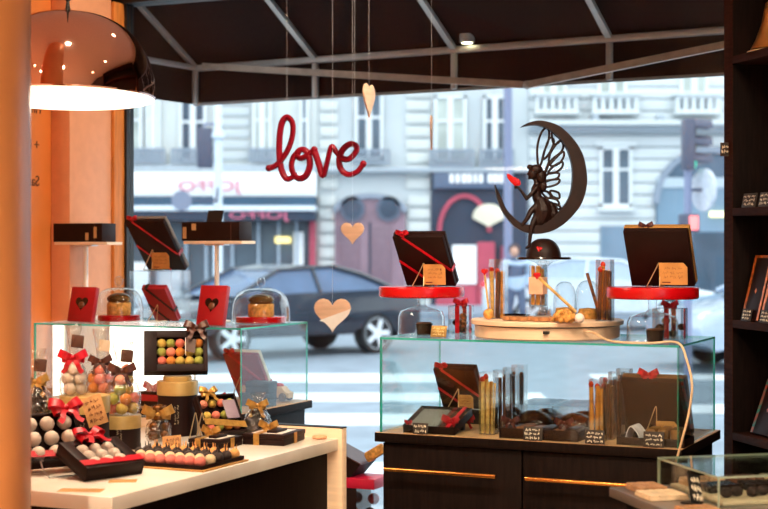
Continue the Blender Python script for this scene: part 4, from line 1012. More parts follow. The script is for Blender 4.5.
# plaid ribbon box
o = thing('gift_box', 'dark gift box with red and white ribbon behind the drums', 'box', ua(150, 4.36, Z0)); part('box', MB().bx(-.05, .05, 0, .08, 0, .05, .002), CHOC, o)
part('ribbon', MB().bx(-.0515, .0515, -.0015, .0815, .018, .04, .0), REDR, o); pb = MB(); pb.bow((0, .02, .062), .035)
part('bow', pb, mat('rose_ribbon', 'd84a60', .4, col2='f2d0d0', scale=70), o)
# white panel and narrow strip, both emissive, in the corner
lbx = thing('glowing_panel', 'bright glowing white panel at the back of the window corner case', 'light panel', ab(4.73, -3.33, Z0))
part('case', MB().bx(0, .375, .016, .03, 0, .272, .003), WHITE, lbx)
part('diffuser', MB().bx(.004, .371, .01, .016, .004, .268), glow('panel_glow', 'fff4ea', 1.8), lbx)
sl = thing('glowing_strip', 'narrow glowing vertical strip on the orange wall by the case', 'lamp', ab(4.6595, -3.52, .93))
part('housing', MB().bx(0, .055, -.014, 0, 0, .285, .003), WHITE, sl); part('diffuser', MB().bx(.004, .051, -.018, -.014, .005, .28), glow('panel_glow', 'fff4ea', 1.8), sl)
# ================================================================ marble counter in front
MARB = mat('cream_marble', 'd9cdbd', .22, var=.1, scale=3.5, col2='e9e2d8', bump=.0)
mA0, mA1, mB0, mB1 = 2.745, 3.86, -2.78, -1.92
mc = thing('marble_counter', 'cream marble topped counter with dark front and beech end panel', 'counter', ab(mA0, mB0))
w, d = mB1 - mB0, mA1 - mA0
part('worktop', MB().bx(0, w, 0, d, .915, .95, .003), MARB, mc, 'polished cream marble')
part('carcass', MB().bx(.03, w - .035, .04, d - .001, 0, .915), DARKW, mc)
part('end_panel', MB().bx(.0, w + .012, d, d + .03, 0, .979, .001), mat('pale_beech_wood', 'd9b48a'), mc, 'pale beech end panel')
part('edge_band', MB().bx(.0, w + .0125, d - .0005, d + .0305, .979, .9815), BLACK, mc)
ZM = .9503
AIS = -TH + math.pi / 2                                  # things here face the aisle
def rot(v, rz): q = Vector(v); q.rotate(Matrix.Rotation(rz, 3, 'Z')); return q
def truffle_meshes(seed):
    rnd = random.Random(seed); m = MB(); m.ball((0, 0, 0), 1, 14, 10)
    for v in m.bm.verts: v.co *= 1 + rnd.uniform(-.05, .05)
    return m
WHT = mat('sugared_white_truffle', 'd8c6b6', .8, var=.12, scale=120, bump=.5)
def sugar(n, c): return mat(n, c, .75, var=.18, scale=120, bump=.5)
CB = [sugar('pink_sugar', 'd9705c'), sugar('orange_sugar', 'd98432'), sugar('yellow_sugar', 'c9a84a'), sugar('green_sugar', '97993e'), sugar('salmon_sugar', 'dd8468')]
CN = ['pink', 'orange', 'yellow', 'green', 'salmon']
BALL = {}
def ball(name, key, m, r, loc, label, cat, group):
    if key not in BALL:
        mb = truffle_meshes(len(BALL)); BALL[key] = mb.mesh(name, m)
    o = link(name, BALL[key], None, loc, random.uniform(0, 6)); o.scale = (r, r, r * .95)
    return tag(o, label, cat, group)
def drum(label, u, y, r, zt, lid=.045):
    x = (u - CU) / F * y; o = thing('gift_drum', label, 'box', (x, y, ZM)); h = zt - ZM
    part('body', MB().lathe([(r * .96, 0), (r * .965, .002), (r * .965, h - .01)], 48), CHOC, o)
    part('lid', MB().lathe([(r * .985, h - lid), (r, h - lid + .001), (r, h - .003), (r * .985, h), (0, h)], 48), GOLDL, o, 'gold lid')
    if r > .052:
        t = MB(); scribble(t, -.03, .03, -.008, .008, 0, 2, .0012, RY(90), 3)
        t.bm.transform(T(r * .966 * .5, -r * .966 * .866, h * .4) @ RZ(30)); part('lettering', t, mat('grey_gold_ink', '8a7a60', .5), o)
    return Vector((x, y, zt + .0003))
d1 = drum('tall dark drum with gold lid under the bag of white truffles', 85, 3.97, .066, 1.108)
d2 = drum('low dark drum with gold lid under the bag of coloured balls', 121, 4.1, .055, 1.042, .035)
d3 = drum('dark drum with gold lid under the open box of coloured balls', 177.5, 4.4, .06, 1.108, .04)
d4 = drum('small dark drum with gold lid farthest back among the drums', 101, 4.4, .05, 1.07)
d5 = drum('dark drum with gold lid half hidden by the peach column', 36, 3.96, .052, 1.031)
def bag(label, base, r, h, neck, ribbon, content, n, br, grp, seed, tagm=None, bowsize=.03, rz=-TH + .3, tail=True, ribl=None):
    o = thing('cellophane_bag', label, 'bag', base, rz)
    m = MB(); P = [(0, .0005), (r * .85, .001), (r, r * .3), (r * 1.02, neck * .45), (r * .8, neck * .75), (.012, neck), (.011, neck + .006), (r * .4, neck + (h - neck) * .5), (r * .62, h)]
    m.lathe([(q.x, q.z) for q in smooth_path([(a, 0, b) for a, b in P], 4)], 28, cap=False)
    rnd = random.Random(seed)
    for v in m.bm.verts:
        if v.co.z > .01: v.co.x *= 1 + rnd.uniform(-.06, .06); v.co.y *= 1 + rnd.uniform(-.06, .06)
    part('film', m, CELLO, o)
    part('bow', MB().bow((0, -.012, neck + .004), bowsize, RZ(10), tail), ribbon, o)
    if tagm: part('tag', MB().bx(-.017, .017, -.014, -.012, neck + (h - neck) * .35, neck + (h - neck) * .35 + .034, .0008, RY(6)), tagm, o, 'square tag')
    k = 0; z = br + .002; out = []
    while k < n:
        lim = r * .98 - br; per = max(1, min(n - k, int(2 * math.pi * max(lim, br) / (2.05 * br)) if z < neck * .6 else 3))
        off = rnd.random() * 6; q = lim if z < neck * .6 else lim * .45
        for j in range(per):
            t = off + 2 * math.pi * j / per
            p = base + Vector((q * math.cos(t), q * math.sin(t), z)); out.append(p); k += 1
        z += br * 1.55
    for j, p in enumerate(out):
        ci, m_, lb = content(j, rnd)
        ball('truffle', (grp, ci), m_, br, p, lb, 'truffle', grp)
    return o
bag('clear bag of white truffles with red bow on the tall drum', d1 + Vector((-.03, .0, 0)), .036, .185, .095, REDR, lambda j, r: (0, WHT, 'white truffle inside the clear bag with the red bow'), 9, .0165, 'white truffles in the red bowed bag', 3, mat('dark_square_tag', '4a2a1c', .5), .036)
bag('clear bag of coloured sugared balls with brown bow on the low drum', d2 + Vector((.004, 0, 0)), .048, .2, .115, BRNR, lambda j, r: ((i := r.randrange(5)), CB[i], CN[i] + ' sugared ball inside the bag on the low drum')[0:3], 17, .0165, 'sugared balls in the bag on the low drum', 5, mat('dark_square_tag', '4a2a1c'), .036)
bag('second clear bag of orange balls with brown bow, farther back', d4, .04, .19, .09, BRNR, lambda j, r: ((i := r.choice((0, 1, 4))), CB[i], CN[i] + ' sugared ball inside the farther bag with brown bow')[0:3], 10, .0165, 'sugared balls in the farther bag', 7, mat('pale_square_tag', 'c9b49a', .6), .032)
bag('clear bag of dark chocolates with gold tie beside the peach column', d5, .045, .2, .11, GOLDR, lambda j, r: (0, CHOCG, 'dark chocolate inside the bag beside the peach column'), 14, .016, 'dark chocolates in the bag by the column', 9, mat('dark_square_tag', '4a2a1c'), .034)

def open_box(label, p, rz, w, h, t, lean, cols, rows, pick, grp, br, ribbon=None, bowpos=None, m=None, band=None, win=None, bowm=None):
    o = thing('truffle_box', label, 'box', p, rz)
    M = T(0, 0, t * math.sin(R(lean)) + .0005) @ RX(-lean)
    e = .006; b = MB()
    b.bx(-w / 2, w / 2, t * .75, t, 0, h, 0, M)
    for q in ((-w / 2, -w / 2 + e, 0, h), (w / 2 - e, w / 2, 0, h), (-w / 2 + e, w / 2 - e, 0, e), (-w / 2 + e, w / 2 - e, h - e, h)): b.bx(q[0], q[1], 0, t * .75, q[2], q[3], .001, M)
    if win:                                              # broad card border round the window
        x0, x1, z0, z1 = win
        for q in ((-w / 2, x0, 0, h), (x1, w / 2, 0, h), (x0, x1, 0, z0), (x0, x1, z1, h)): b.bx(q[0], q[1], -.001, .004, q[2], q[3], .0008, M)
    part('tray', b, m or CHOC, o)
    if band:
        z0, z1, s = band
        part('ribbon', MB().prism([(-w / 2 - .001, z0), (w / 2 + .001, z0 + s), (w / 2 + .001, z1 + s), (-w / 2 - .001, z1)], -.004, -.0025, M=M), ribbon, o)
    if bowpos: part('bow', MB().bow((bowpos[0], -.012, bowpos[1]), bowpos[2], M), bowm or ribbon, o)
    x0, x1, z0, z1 = win or (-w / 2 + e, w / 2 - e, e, h - e)
    Mw = Matrix.Rotation(rz, 4, 'Z')
    for r_ in range(rows):
        for c in range(cols):
            q = M @ Vector((x0 + (c + .5) * (x1 - x0) / cols, t * .75 - br, z0 + (r_ + .5) * (z1 - z0) / rows))
            i, mm, lb = pick(r_, c)
            ball('truffle', (grp, i), mm, br, Vector(p) + Mw @ q, lb, 'truffle', grp)
    return o, M
# white truffle boxes
pw = spot(60, 474, ZM) + Vector((0, 0, .012)); rzw = -TH + R(62)
o1, M1 = open_box('open dark box of nine white truffles tilted on a steel wire stand', pw, rzw, .15, .135, .036, 38, 3, 3, lambda r, c: (0, WHT, 'white truffle in the tilted box of nine'), 'white truffles in the tilted box', .0185, REDR, (.05, .135, .042), None, (.012, .03, -.008))
wsd = MB()
for x in (-.05, .05): wsd.tube(smooth_path([(x, -.05, -.0095), (x, -.02, .0), (x, .0, .022), (x, -.012, .026)], 5), .0022, 6); wsd.tube([(x, -.02, .0), (x, .09, -.0095)], .0022, 6)
wsd.tube([(-.05, -.05, -.0095), (.05, -.05, -.0095)], .0022, 6)
solo('wire_stand', wsd, STEEL, 'bent steel wire stand under the tilted box of white truffles', 'stand', pw, rzw)
pw2 = spot(117, 478.5, ZM); rz2 = -TH + R(72)
open_box('low dark box of white truffles with red ribbon lying near the counter edge', pw2, rz2, .17, .125, .034, 66, 3, 3, lambda r, c: (0, WHT, 'white truffle in the low box with red ribbon'), 'white truffles in the low box', .0165, REDR, (-.0, .12, .04), None, (.012, .034, -.004), (-.055, .055, .02, .105))
# big open box of coloured balls on drum 3
rz3 = -TH + R(34)
pc3 = d3 + Vector((-.0, -.03, 0))
solo('lid_prop', MB().lathe([(.042, 0), (.042, .012), (.04, .014), (0, .014)], 32), GOLDL, 'round gold lid propping up the open box of coloured balls', 'lid', d3, -TH)
o3, M3 = open_box('open dark box of coloured balls leaning on the gold lidded drum', pc3 + Vector((0, 0, .0145)), rz3, .185, .125, .04, 22, 5, 3, lambda r, c: ((i := ((2, 3, 0, 2, 1), (3, 4, 1, 2, 3), (0, 1, 2, 2, 3))[2 - r][c]), CB[i], CN[i] + ' sugared ball in the open box on the drum')[0:3], 'sugared balls in the open box', .0145, BRNR, (.06, .128, .034), None, None, (-.055, .08, .022, .104))
part('tag', MB().prism([(.025, .06), (.055, .052), (.06, .095), (.03, .1)], -.0075, -.006, M=M3), mat('dark_square_tag', '4a2a1c'), o3, 'square brown tag')
part('tag_cord', MB().tube([M3 @ Vector((.028, -.008, .1)), M3 @ Vector((.028, -.008, .045))], .0008, 5), WHITE, o3)
# tilted box with gold ribbon on brass easel
p11 = ab(3.715, -2.2, ZM); rz4 = -TH + R(62)
o4, M4 = open_box('open dark box with gold ribbon propped before the beech end panel', p11 + Vector((0, 0, .002)), rz4, .13, .125, .03, 34, 4, 3, lambda r, c: ((i := (r * 2 + c * 3) % 5), CB[i], CN[i] + ' sugared ball in the box with the gold ribbon')[0:3], 'sugared balls in the gold ribboned box', .0125, GOLDR, (-.03, .125, .028), None, (.03, .05, -.02))
part('picture_card', MB().bx(.008, .05, -.009, -.0075, .04, .1, .0006, M4 @ RY(0)), mat('lilac_grey_card', '8a7886', .4), o4, 'small lilac printed card')
ez = MB()
for dx in (0, .022): ez.tube(smooth_path([(dx - .012, 0, .002), (dx - .002, .012, .07), (dx, .014, .073), (dx + .002, .014, .07), (dx + .008, .03, .002)], 5), .0016, 6)
ez.tube([(-.012, 0, .002), (.01, 0, .002)], .0016, 6); ez.tube([(.008, .03, .002), (.03, .03, .002)], .0016, 6)
solo('wire_easel', ez, WIRE, 'brass wire easel beside the box with the gold ribbon', 'easel', spot(193, 440, ZM), -TH)
# gold bowed bags
bag('clear bag of foil wrapped chocolates with wide gold bow before the drum', ab(3.6, -2.36, ZM), .036, .1, .072, GOLDR, lambda j, r: (0, mat('bronze_foil', '6e4218', .2, metal=.6, var=.5, scale=30), 'bronze foil chocolate inside the gold bowed bag'), 11, .0155, 'foil chocolates in the gold bowed bag', 13, None, .042, tail=False)
bag('clear bag of brown chocolates with gold ribbons behind the flat boxes', ab(3.815, -2.16, ZM), .04, .125, .085, GOLDR, lambda j, r: (0, CHOCG, 'brown chocolate inside the bag behind the flat boxes'), 11, .0165, 'brown chocolates in the bag behind the flat boxes', 15, None, .03)
def gift_flat(label, p, w, d, h, rz, bowx):
    o = thing('chocolate_box', label, 'box', p, rz)
    part('tray', MB().bx(-w / 2, w / 2, -d / 2, d / 2, 0, h * .6, .0015), CHOC, o); part('lid', MB().bx(-w / 2 - .0015, w / 2 + .0015, -d / 2 - .0015, d / 2 + .0015, h * .6, h, .0015), CHOC, o)
    part('lid_panel', MB().bx(-w * .36, w * .36, -d * .36, d * .36, h, h + .0006), mat('white_lid_panel', 'ddd3cc', .3, var=.1), o, 'glossy white panel')
    part('label_card', MB().bx(-w * .02, w * .22, -d * .3, d * .2, h + .0006, h + .007, .001), CHOC, o)
    part('ribbon', MB().bx(-.0085, .0085, -d / 2 - .003, d / 2 + .003, h + .0003, h + .0018, 0, T(bowx, 0, 0)).bx(bowx - .0085, bowx + .0085, -d / 2 - .0035, -d / 2 - .002, 0, h).bx(-w / 2 - .0035, -w / 2 - .002, -.01, .01, 0, h).bx(w / 2 + .002, w / 2 + .0035, -.01, .01, 0, h), GOLDR, o)
    part('bow', MB().bow((bowx, .01, h + .012), .028), GOLDR, o)
    return o
gift_flat('flat dark box with gold bow and white top at the counter end', ab(3.715, -2.05, ZM), .125, .155, .03, -TH + R(6), -.02)
gift_flat('smaller flat dark box with gold ribbon behind the dark truffle rows', ab(3.565, -2.15, ZM), .1, .12, .026, -TH, -.02)
solo('round_biscuit', MB().lathe([(.0, 0), (.019, .0), (.022, .004), (.02, .009), (.0, .012)], 24, cap=False), mat('pink_brown_biscuit', 'd79a72', .7, var=.15, scale=60), 'round pale biscuit beside the flat box at the counter end', 'biscuit', ab(3.83, -1.965, ZM))
# truffle tray
ty0, tx1 = 3.15, -1.94
tr = thing('serving_tray', 'dark tray on a gold board filled with rows of truffles', 'tray', ab(ty0, tx1, ZM))
part('board', MB().bx(-.27, 0.012, -.012, .21, 0, .004, .001), GOLDC, tr)
part('tray', MB().bx(-.262, .004, -.004, .2, .004, .007, .001).bx(-.262, .004, -.004, -.001, .007, .014).bx(-.262, .004, .197, .2, .007, .014).bx(-.262, -.259, -.001, .197, .007, .014).bx(.001, .004, -.001, .197, .007, .014), CHOC, tr)
PINKT, CREAMT, DARKT, PEACHT = sugar('coral_truffle', 'e2786a'), sugar('ivory_truffle', 'e3c79a'), mat('dark_spiked_truffle', '2b160e', .5, var=.4, scale=60, bump=.4), sugar('peach_truffle', 'e3a25a')
def spiky():
    m = MB(); m.ball((0, 0, 0), 1, 14, 10); rnd = random.Random(3)
    for k in range(3): x, y = rnd.uniform(-.4, .4), rnd.uniform(-.4, .4); m.tube([(x, y, .8), (x * 1.3, y * 1.3, 1.75)], .13, 5, radii=[1, .3])
    return m
SPK = {'d': spiky().mesh('truffle', DARKT), 'p': spiky().mesh('truffle', [PEACHT])}
for r_, (key, n, lb, grp) in enumerate((('pink', 9, 'coral pink truffle in the front row of the tray', 'coral truffles in the tray'), ('ivory', 9, 'ivory truffle in the second row of the tray', 'ivory truffles in the tray'), ('d', 9, 'dark spiked truffle in the nearer dark row of the tray', 'nearer dark truffles in the tray'), ('d', 9, 'dark spiked truffle in the farther dark row of the tray', 'farther dark truffles in the tray'), ('p', 9, 'peach truffle with a spike in the back row of the tray', 'peach truffles in the tray'))):
    for c in range(n):
        q = rot((-.248 + c * .0295 + random.uniform(-.002, .002), .016 + r_ * .0405 + random.uniform(-.002, .002), .0205), -TH)
        p = ab(ty0, tx1, ZM) + q
        if key in SPK:
            o = link('truffle', SPK[key], None, p, random.uniform(0, 6)); o.scale = (.0142,) * 3; tag(o, lb, 'truffle', grp)
        else: ball('truffle', key, PINKT if key == 'pink' else CREAMT, .0145, p, lb, 'truffle', grp)
# kraft cards
def kcard(label, p, rz, w, h, M, rows=4, seed=1, name='price_card'):
    o = thing(name, label, 'card', p, rz)
    part('card', MB().bx(-w / 2, w / 2, 0, .0015, 0, h, .0004, M), KRAFT if rows else GOLDC, o)
    if rows:
        t = MB(); scribble(t, -w * .4, w * .4, h * .08, h * .92, -.0005, rows, .001, M, seed); part('lettering', t, INK, o)
    return o
kc = at(99, 425, 3.872); kcard('kraft card with brown writing hanging on the tall drum', kc, -TH + R(30), .052, .078, RY(-18) @ RX(-12), 4, 21)
kcard('kraft card with brown writing standing behind the truffle tray', ab(3.375, -2.17, ZM), -TH + R(14), .052, .05, RY(-7) @ RX(-14), 3, 22)
kcard('kraft card lying flat at the marble edge before the white truffle boxes', spot(78, 492, ZM), -TH + R(20), .1, .045, RX(-89.0), 0)
kcard('kraft card lying flat at the marble edge below the low truffle box', spot(122, 482.5, ZM) + Vector((0, 0, .0002)), -TH + R(30), .065, .045, RX(-89.0), 0)
# ================================================================ wall shelf on the right
E_ = Vector((math.cos(RW), math.sin(RW), 0)); D_ = Vector((-math.sin(RW), math.cos(RW), 0))
def sl_(x, y, z): return RO + E_ * x + D_ * y + Vector((0, 0, z))
sh = thing('shelf_unit', 'tall dark wood wall shelf with chocolate boxes beside the window', 'shelf', RO, RW)
sp_ = part('side_panel', MB().bx(.003, .34, .003, .055, 0, 2.9, .002), DARKW, sh)
part('edge', MB().bx(0, .003, 0, .055, 0, 2.9), SHELFW, sp_, 'brown wood front edge')
part('side_panel', MB().bx(0, .34, -2.3, -2.26, 0, 2.9, .002), SHELFW, sh)
part('back_panel', MB().bx(.335, .35, -2.26, 0, 0, 2.9), mat('black_shelf_back', '0c0807', .6), sh)
part('top_panel', MB().bx(0, .34, -2.26, 0, 2.86, 2.9), SHELFW, sh)
SZ = [.1, .5, .92, 1.264, 1.607, 2.073, 2.5]
for z in SZ: part('shelf', MB().bx(0, .335, -2.26, 0, z - .012, z + .012, .0015), SHELFW, sh)
def book(label, x, y, z, w, h, t, edge, lean=14):
    o = thing('chocolate_bar_box', label, 'box', sl_(x, y, z), RW - math.pi / 2)      # faces the aisle
    M = T(0, 0, t * math.sin(R(lean))) @ RX(-lean)
    part('sleeve', MB().bx(-w / 2, w / 2, 0, t, 0, h, .001, M), CHOC, o)
    part('border', MB().bx(-w / 2, -w / 2 + .012, -.001, 0, 0, h, 0, M).bx(w / 2 - .01, w / 2, -.001, 0, 0, h, 0, M).bx(-w / 2, w / 2, -.001, 0, h - .008, h, 0, M), edge, o, 'bright printed border')
    part('emblem', MB().prism([(0, -.008), (.006, 0), (0, .008), (-.006, 0)], -.0012, 0, M=M @ T(0, 0, h * .45)), edge, o)
EC = mat('copper_foil_border', 'c8692a', .35, metal=.4, var=.5, scale=60); ET = mat('teal_foil_border', '1f8a80', .35, metal=.2, var=.3, scale=60, col2='c23a30')
Z3 = 1.2763
book('dark bar box with copper border leaning on the middle shelf nearest the window', .012, -.088, Z3, .105, .2, .018, EC)
book('dark bar box with copper border second from the window on the middle shelf', .012, -.205, Z3, .105, .2, .018, EC)
book('dark bar box with teal border on the lower shelf near the window', .03, -.12, .9323, .12, .17, .02, ET, 20)
def shelf_tag(label, x, y, z, w=.075, h=.042, seed=1):
    price_tag(label, 0, 0, 0, w, h, 3, 12, None, sl_(x, y, z), RW - math.pi / 2, seed)
shelf_tag('black tag with white writing on the upper shelf nearest the window', .008, -.085, 1.6193, .085, .044, 31)
shelf_tag('black tag with white writing second on the upper shelf', .008, -.19, 1.6193, .085, .044, 32)
shelf_tag('black tag with white writing before the first copper bordered box', .002, -.08, Z3, .06, .038, 33)
shelf_tag('black tag with white writing before the second copper bordered box', .002, -.195, Z3, .06, .038, 34)
o = thing('price_tag', 'small black tag with white writing clipped to the shelf edge', 'price tag', sl_(-.0005, .03, zv(156, 4.62)), RW - math.pi / 2 + .9)
part('plaque', MB().bx(-.022, .014, -.004, -.001, 0, .042, .001), mat('dark_slate_tag', '2a2018'), o); t = MB(); scribble(t, -.018, .01, .008, .036, -.0045, 2, .0016, None, 5); part('lettering', t, CHALK, o)
bl = thing('brass_bell_jar', 'brass domed bell on the top shelf', 'bell', sl_(.095, -.095, 2.0853), RW); BRASS = mat('aged_brass', 'c48a4a', .3, metal=.8, var=.15)
part('base', MB().lathe([(.085, 0), (.085, .006), (.06, .012)], 32), mat('pale_base', 'e2c49c', .4), bl); part('bell', MB().lathe([(.075, .012), (.06, .04), (.042, .09), (.03, .15), (.012, .17), (.0, .172)], 32, cap=False), BRASS, bl)

# ================================================================ tasting counter at the bottom right
CO = spot(609, 487, CT)
def tc_(x, y, z=CT): return CO + E_ * x + D_ * y + Vector((0, 0, z - CT))
tcn = thing('tasting_counter', 'dark low counter corner before the wall shelf, with a glass cover', 'counter', (CO.x, CO.y, 0), RW)
part('worktop', MB().bx(0, .78, -1.3, 0, CT - .022, CT, .002), mat('grey_brown_top', '6d625a', .3, var=.15, scale=8), tcn)
part('carcass', MB().bx(.03, .76, -1.28, -.03, 0, CT - .022), DARKW, tcn)
gx0, gx1, gy0, gy1, gh = .115, .56, -.315, -.01, .066
ZG = CT + .0004
gc = thing('glass_cover', 'low clear glass cover over tablets on the tasting counter', 'glass case', tc_(0, 0, ZG), RW); t = .005
def gp_(nm, a, b, c, d, e, f, thin):
    m = MB(); m.bx(a, b, c, d, e, f); m.bm.normal_update()
    for q in m.bm.faces: q.material_index = 0 if abs(q.normal[thin]) > .9 else 1
    part(nm, m, [GLS, mat('pale_glass_edge', 'b9c8b0', .12, var=.1, trans=.3)], gc)
gp_('top_pane', gx0, gx1, gy0, gy1, gh - t, gh, 2); gp_('side_pane', gx0, gx0 + t, gy0, gy1, 0, gh - t, 0); gp_('side_pane', gx1 - t, gx1, gy0, gy1, 0, gh - t, 0)
gp_('front_pane', gx0 + t, gx1 - t, gy0, gy0 + t, 0, gh - t, 1); gp_('back_pane', gx0 + t, gx1 - t, gy1 - t, gy1, 0, gh - t, 1)
TAB = [mat('milk_chocolate', '6f4126'), CHOCM, mat('caramel_tablet', 'b58a62', .5, var=.2, scale=40), mat('ivory_tablet', 'ddc7a4', .5, var=.1, scale=40)]
def tablet(label, x, y, w, d, h, m, rz=0., z=ZG, name='chocolate_tablet', cat='chocolate'):
    o = thing(name, label, cat, tc_(x, y, z), RW + R(rz)); b = MB(); nx, ny = max(1, round(w / .022)), max(1, round(d / .022))
    b.bx(-w / 2, w / 2, -d / 2, d / 2, 0, h * .6, .001); part('slab', b, m, o); s = MB()
    for i in range(nx):
        for j in range(ny): s.bx(-w / 2 + i * w / nx + .0012, -w / 2 + (i + 1) * w / nx - .0012, -d / 2 + j * d / ny + .0012, -d / 2 + (j + 1) * d / ny - .0012, h * .6, h, .0016)
    part('squares', s, m, o)
tablet('small caramel tablet outside the glass cover at its near left', .062, -.07, .07, .08, .014, TAB[2])
tablet('ivory slab outside the glass cover behind the tilted sign', .055, -.165, .09, .085, .012, TAB[3])
tablet('pale caramel slab at the near corner before the glass cover', .05, -.36, .08, .07, .012, TAB[2])
bd = thing('cream_board', 'cream serving board under the dark tablets inside the glass cover', 'board', tc_(.3, -.165, ZG), RW); part('board', MB().bx(-.165, .165, -.135, .13, 0, .009, .002), TAB[3], bd)
k = 0
lab = ['caramel tablet at the far left on the cream board', 'milk tablet at the middle of the far row on the cream board', 'ivory tablet at the far right on the cream board', 'dark tablet at the left of the middle row on the cream board', 'dark tablet at the middle of the cream board', 'milk tablet at the right of the middle row on the cream board']
for j in range(2):
    for i in range(3):
        tablet(lab[k], .195 + i * .1, -.075 - j * .085, .085, .065, .016, (TAB[2], TAB[0], TAB[3], CHOCG, CHOCM, TAB[0])[k], (4, -5, 3, 6, -3, 2)[k], ZG + .0093); k += 1
rnd = random.Random(8)
for i in range(9):
    m = MB(); m.ball((0, 0, .011), (.014, .012, .011), 12, 8)
    for v in m.bm.verts: v.co += Vector((rnd.uniform(-.001, .001), rnd.uniform(-.001, .001), rnd.uniform(0, .001)))
    solo('chocolate_rock', m, COCOA, 'rough dark chocolate piece in the near row under the glass cover', 'chocolate', tc_(.165 + i * .031, -.255 + .012 * (i % 2), ZG + .0093), RW, 'rough chocolate pieces under the cover')
m = MB(); m.ball((0, 0, .022), (.034, .03, .022), 18, 12)
for v in m.bm.verts: v.co *= 1 + rnd.uniform(-.06, .06)
solo('brown_cake', m, CRUST, 'rough golden brown cake at the far right under the glass cover', 'cake', tc_(.51, -.15, ZG + .0015), RW)
o = thing('price_tag', 'tilted black sign with white writing before the glass cover', 'price tag', tc_(.092, -.27, ZG), RW + R(28)); M = RY(14) @ RX(-20)
part('plaque', MB().bx(-.022, .022, 0, .003, .003, .068, .001, M), BLACK, o); part('foot', MB().bx(-.015, .015, 0, .035, 0, .003), BLACK, o)
t = MB(); scribble(t, -.019, .019, .008, .064, -.0008, 3, .0014, M, 6); part('lettering', t, CHALK, o)

# ================================================================ low things between the counters
SILLH = .45
lb_ = thing('low_bench', 'low dark bench under the window between the two counters', 'bench', ab(4.42, -2.47)); part('top', MB().bx(0, .56, 0, .45, SILLH - .03, SILLH, .003), DARKW, lb_)
for x in (.02, .5): 
    for y in (.02, .39): part('leg', MB().bx(x, x + .04, y, y + .04, 0, SILLH - .03), DARKW, lb_)
lb_.location = ab(4.55, -2.47)
pb_ = ua(352, 4.66, SILLH); hb = zv(475, pb_.y) - SILLH
o = thing('display_case', 'dark display case with red lid and glass end between the counters', 'box', pb_ + Vector((0, 0, .0003)))
part('body', MB().bx(-.1, .045, -.06, .06, 0, hb - .035, .002), CHOC, o); part('lid', MB().bx(-.105, .115, -.065, .065, hb - .035, hb, .003), mat('raspberry_lid', 'c8143a', .35, var=.06), o)
part('clear_end', MB().bx(.046, .11, -.06, .06, 0, hb - .0352), ACR, o)
for i in range(4):
    q = Vector((.078, -.02 + .03 * (i % 2), .05 + .045 * i)); q.rotate(Matrix.Rotation(-TH, 3, 'Z'))
    solo('bonbon', MB().ball((0, 0, 0), .02, 14, 10), (CHOCM, REDR)[i % 2], ('brown bonbon in the clear end of the red lidded case', 'red bonbon in the clear end of the red lidded case')[i % 2], 'bonbon', pb_ + q, -TH, ('brown', 'red')[i % 2] + ' bonbons in the red lidded case')
pt = pb_ + Vector((0, 0, hb + .001))
o = thing('sloping_tray', 'dark sloping tray above the red lidded case between the counters', 'tray', pt)
b = MB(); b.prism([(-.17, .0), (.02, .0), (.06, .045), (-.17, .145)], -.06, .06); part('body', b, CHOC, o); b = MB(); b.prism([(-.17, .146), (.062, .0455), (.062, .05), (-.17, .151)], -.062, .062); part('rim', b, BRNR, o, 'brown rim')
b = MB(); b.box(0, 0, .022, .075, .03, .036, .008)
rnd = random.Random(2)
for v in b.bm.verts: v.co *= 1 + rnd.uniform(-.05, .05)
b.bm.transform(T(.1, 0, .062) @ RY(-32))
ps = thing('nut_slice', 'golden nut slice propped on the edge of the sloping tray', 'sweet', pt); part('slice', b, CRUST, ps)
# ================================================================ light and camera
w = bpy.data.worlds.new('overcast_sky'); sc.world = w; w.use_nodes = True
nt = w.node_tree; bg = nt.nodes['Background']
tc = nt.nodes.new('ShaderNodeTexCoord'); sp = nt.nodes.new('ShaderNodeSeparateXYZ'); rp = nt.nodes.new('ShaderNodeValToRGB')
rp.color_ramp.elements[0].position = .45; rp.color_ramp.elements[0].color = (.35, .42, .5, 1)
rp.color_ramp.elements[1].position = .6; rp.color_ramp.elements[1].color = (.95, .975, 1.0, 1)
mp = nt.nodes.new('ShaderNodeMath'); mp.operation = 'MULTIPLY_ADD'; mp.inputs[1].default_value = .5; mp.inputs[2].default_value = .5
nt.links.new(tc.outputs['Generated'], sp.inputs[0]); nt.links.new(sp.outputs['Z'], mp.inputs[0]); nt.links.new(mp.outputs[0], rp.inputs['Fac'])
nt.links.new(rp.outputs['Color'], bg.inputs['Color']); bg.inputs['Strength'].default_value = 1.75
def light_spot(name, loc, target, power, size, col=(1, .79, .56), blend=.6, rad=.04):
    l = bpy.data.lights.new(name, 'SPOT'); l.energy = power; l.color = col; l.spot_size = R(size); l.spot_blend = blend; l.shadow_soft_size = rad
    o = bpy.data.objects.new(name, l); COL.objects.link(o); o.location = loc
    o.rotation_euler = (Vector(target) - Vector(loc)).to_track_quat('-Z', 'Y').to_euler(); return o
def zl(a, b): return ab(a, b, 2.97)
light_spot('spot_marble', zl(2.6, -1.9), ab(3.35, -2.15, .95), 60, 60)
light_spot('spot_marble_end', zl(3.2, -.6), ab(3.7, -2.2, .95), 55, 45)
light_spot('spot_counter', zl(2.2, .3), ab(4.2, -1.1, 1.0), 100, 50)
light_spot('spot_counter_mid', zl(2.6, -1.9 + .6), ab(4.2, -1.6, 1.0), 78, 45)
light_spot('spot_wall', zl(4.55, -1.7), ab(4.75, -3.4, 1.5), 78, 70)
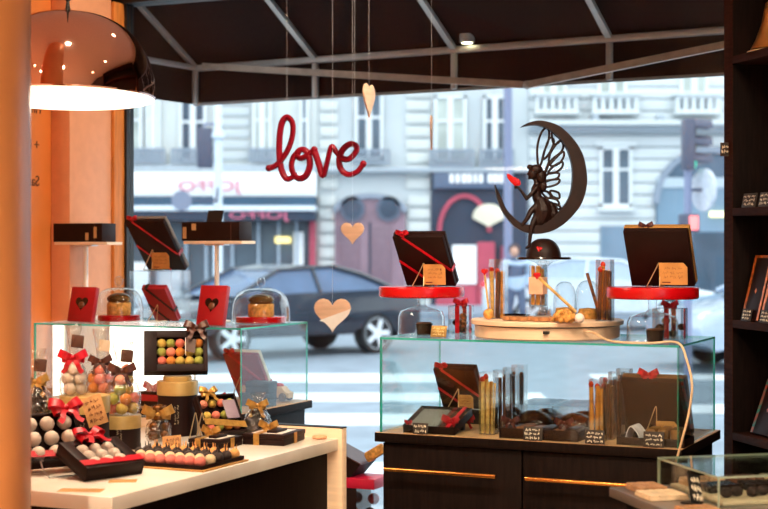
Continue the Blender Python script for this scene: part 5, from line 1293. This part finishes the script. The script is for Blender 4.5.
light_spot('spot_wall_near', zl(1.3, -1.2), ab(2.6, -3.5, 1.5), 38, 75)
light_spot('spot_tasting', zl(1.0, -2.6 + 2.4), tc_(.3, -.2), 59, 45)
light_spot('spot_window', zl(3.6, -1.2), at(340, 270, 5.2), 32, 50, (1, .9, .8))
light_spot('spot_shelf', zl(2.4, .2 - .6), sl_(.05, -.3, 1.5), 45, 50)
light_spot('fill_back_room', zl(.3, -1.2), ab(.2, -1.2, 0), 420, 130)  # unseen fill lamp added to bounce light off the floor
light_spot('fill_back_wall', zl(-1.5, -1.0), ab(-3.8, -1.2, 1.6), 380, 120)  # added fill on the back wall, out of view
light_spot('spot_column', zl(1.0, -2.2), (-.92, 2.95, 1.0), 85, 60)
for n_, a_, b_, e_ in (('room_fill_near', .4, -2.2, 30), ('room_fill_middle', -1.2, -.4, 40), ('room_fill_far', -2.2, -2.6, 40)):  # unseen wide lamps added as general fill
    light_spot(n_, zl(a_, b_), ab(a_, b_), e_, 150, rad=.05)
pl = bpy.data.lights.new('pendant_bulb', 'AREA'); pl.shape = 'DISK'; pl.size = .4; pl.energy = 6; pl.color = (1, .8, .58)
po = bpy.data.objects.new('pendant_bulb', pl); COL.objects.link(po); po.location = lc + Vector((0, 0, -.012))
cam = bpy.data.cameras.new('camera'); co = bpy.data.objects.new('camera', cam); COL.objects.link(co)
co.location = (0, 0, H); co.rotation_euler = (math.pi / 2, 0, 0)
cam.sensor_width = 36; cam.lens = F / 768 * 36; cam.shift_y = -(254.5 - HV) / 768
cam.clip_start = .05; cam.clip_end = 300
cam.dof.use_dof = True; cam.dof.focus_distance = 4.35; cam.dof.aperture_fstop = 4.2
sc.camera = co
sc.view_settings.view_transform = 'Standard'; sc.view_settings.look = 'None'; sc.view_settings.gamma = 1; sc.view_settings.exposure = 0.75
try: sc.view_settings.use_curve_mapping = False
except Exception: pass
sc.cycles.transparent_max_bounces = 48; sc.cycles.max_bounces = 10; sc.cycles.sample_clamp_indirect = 4
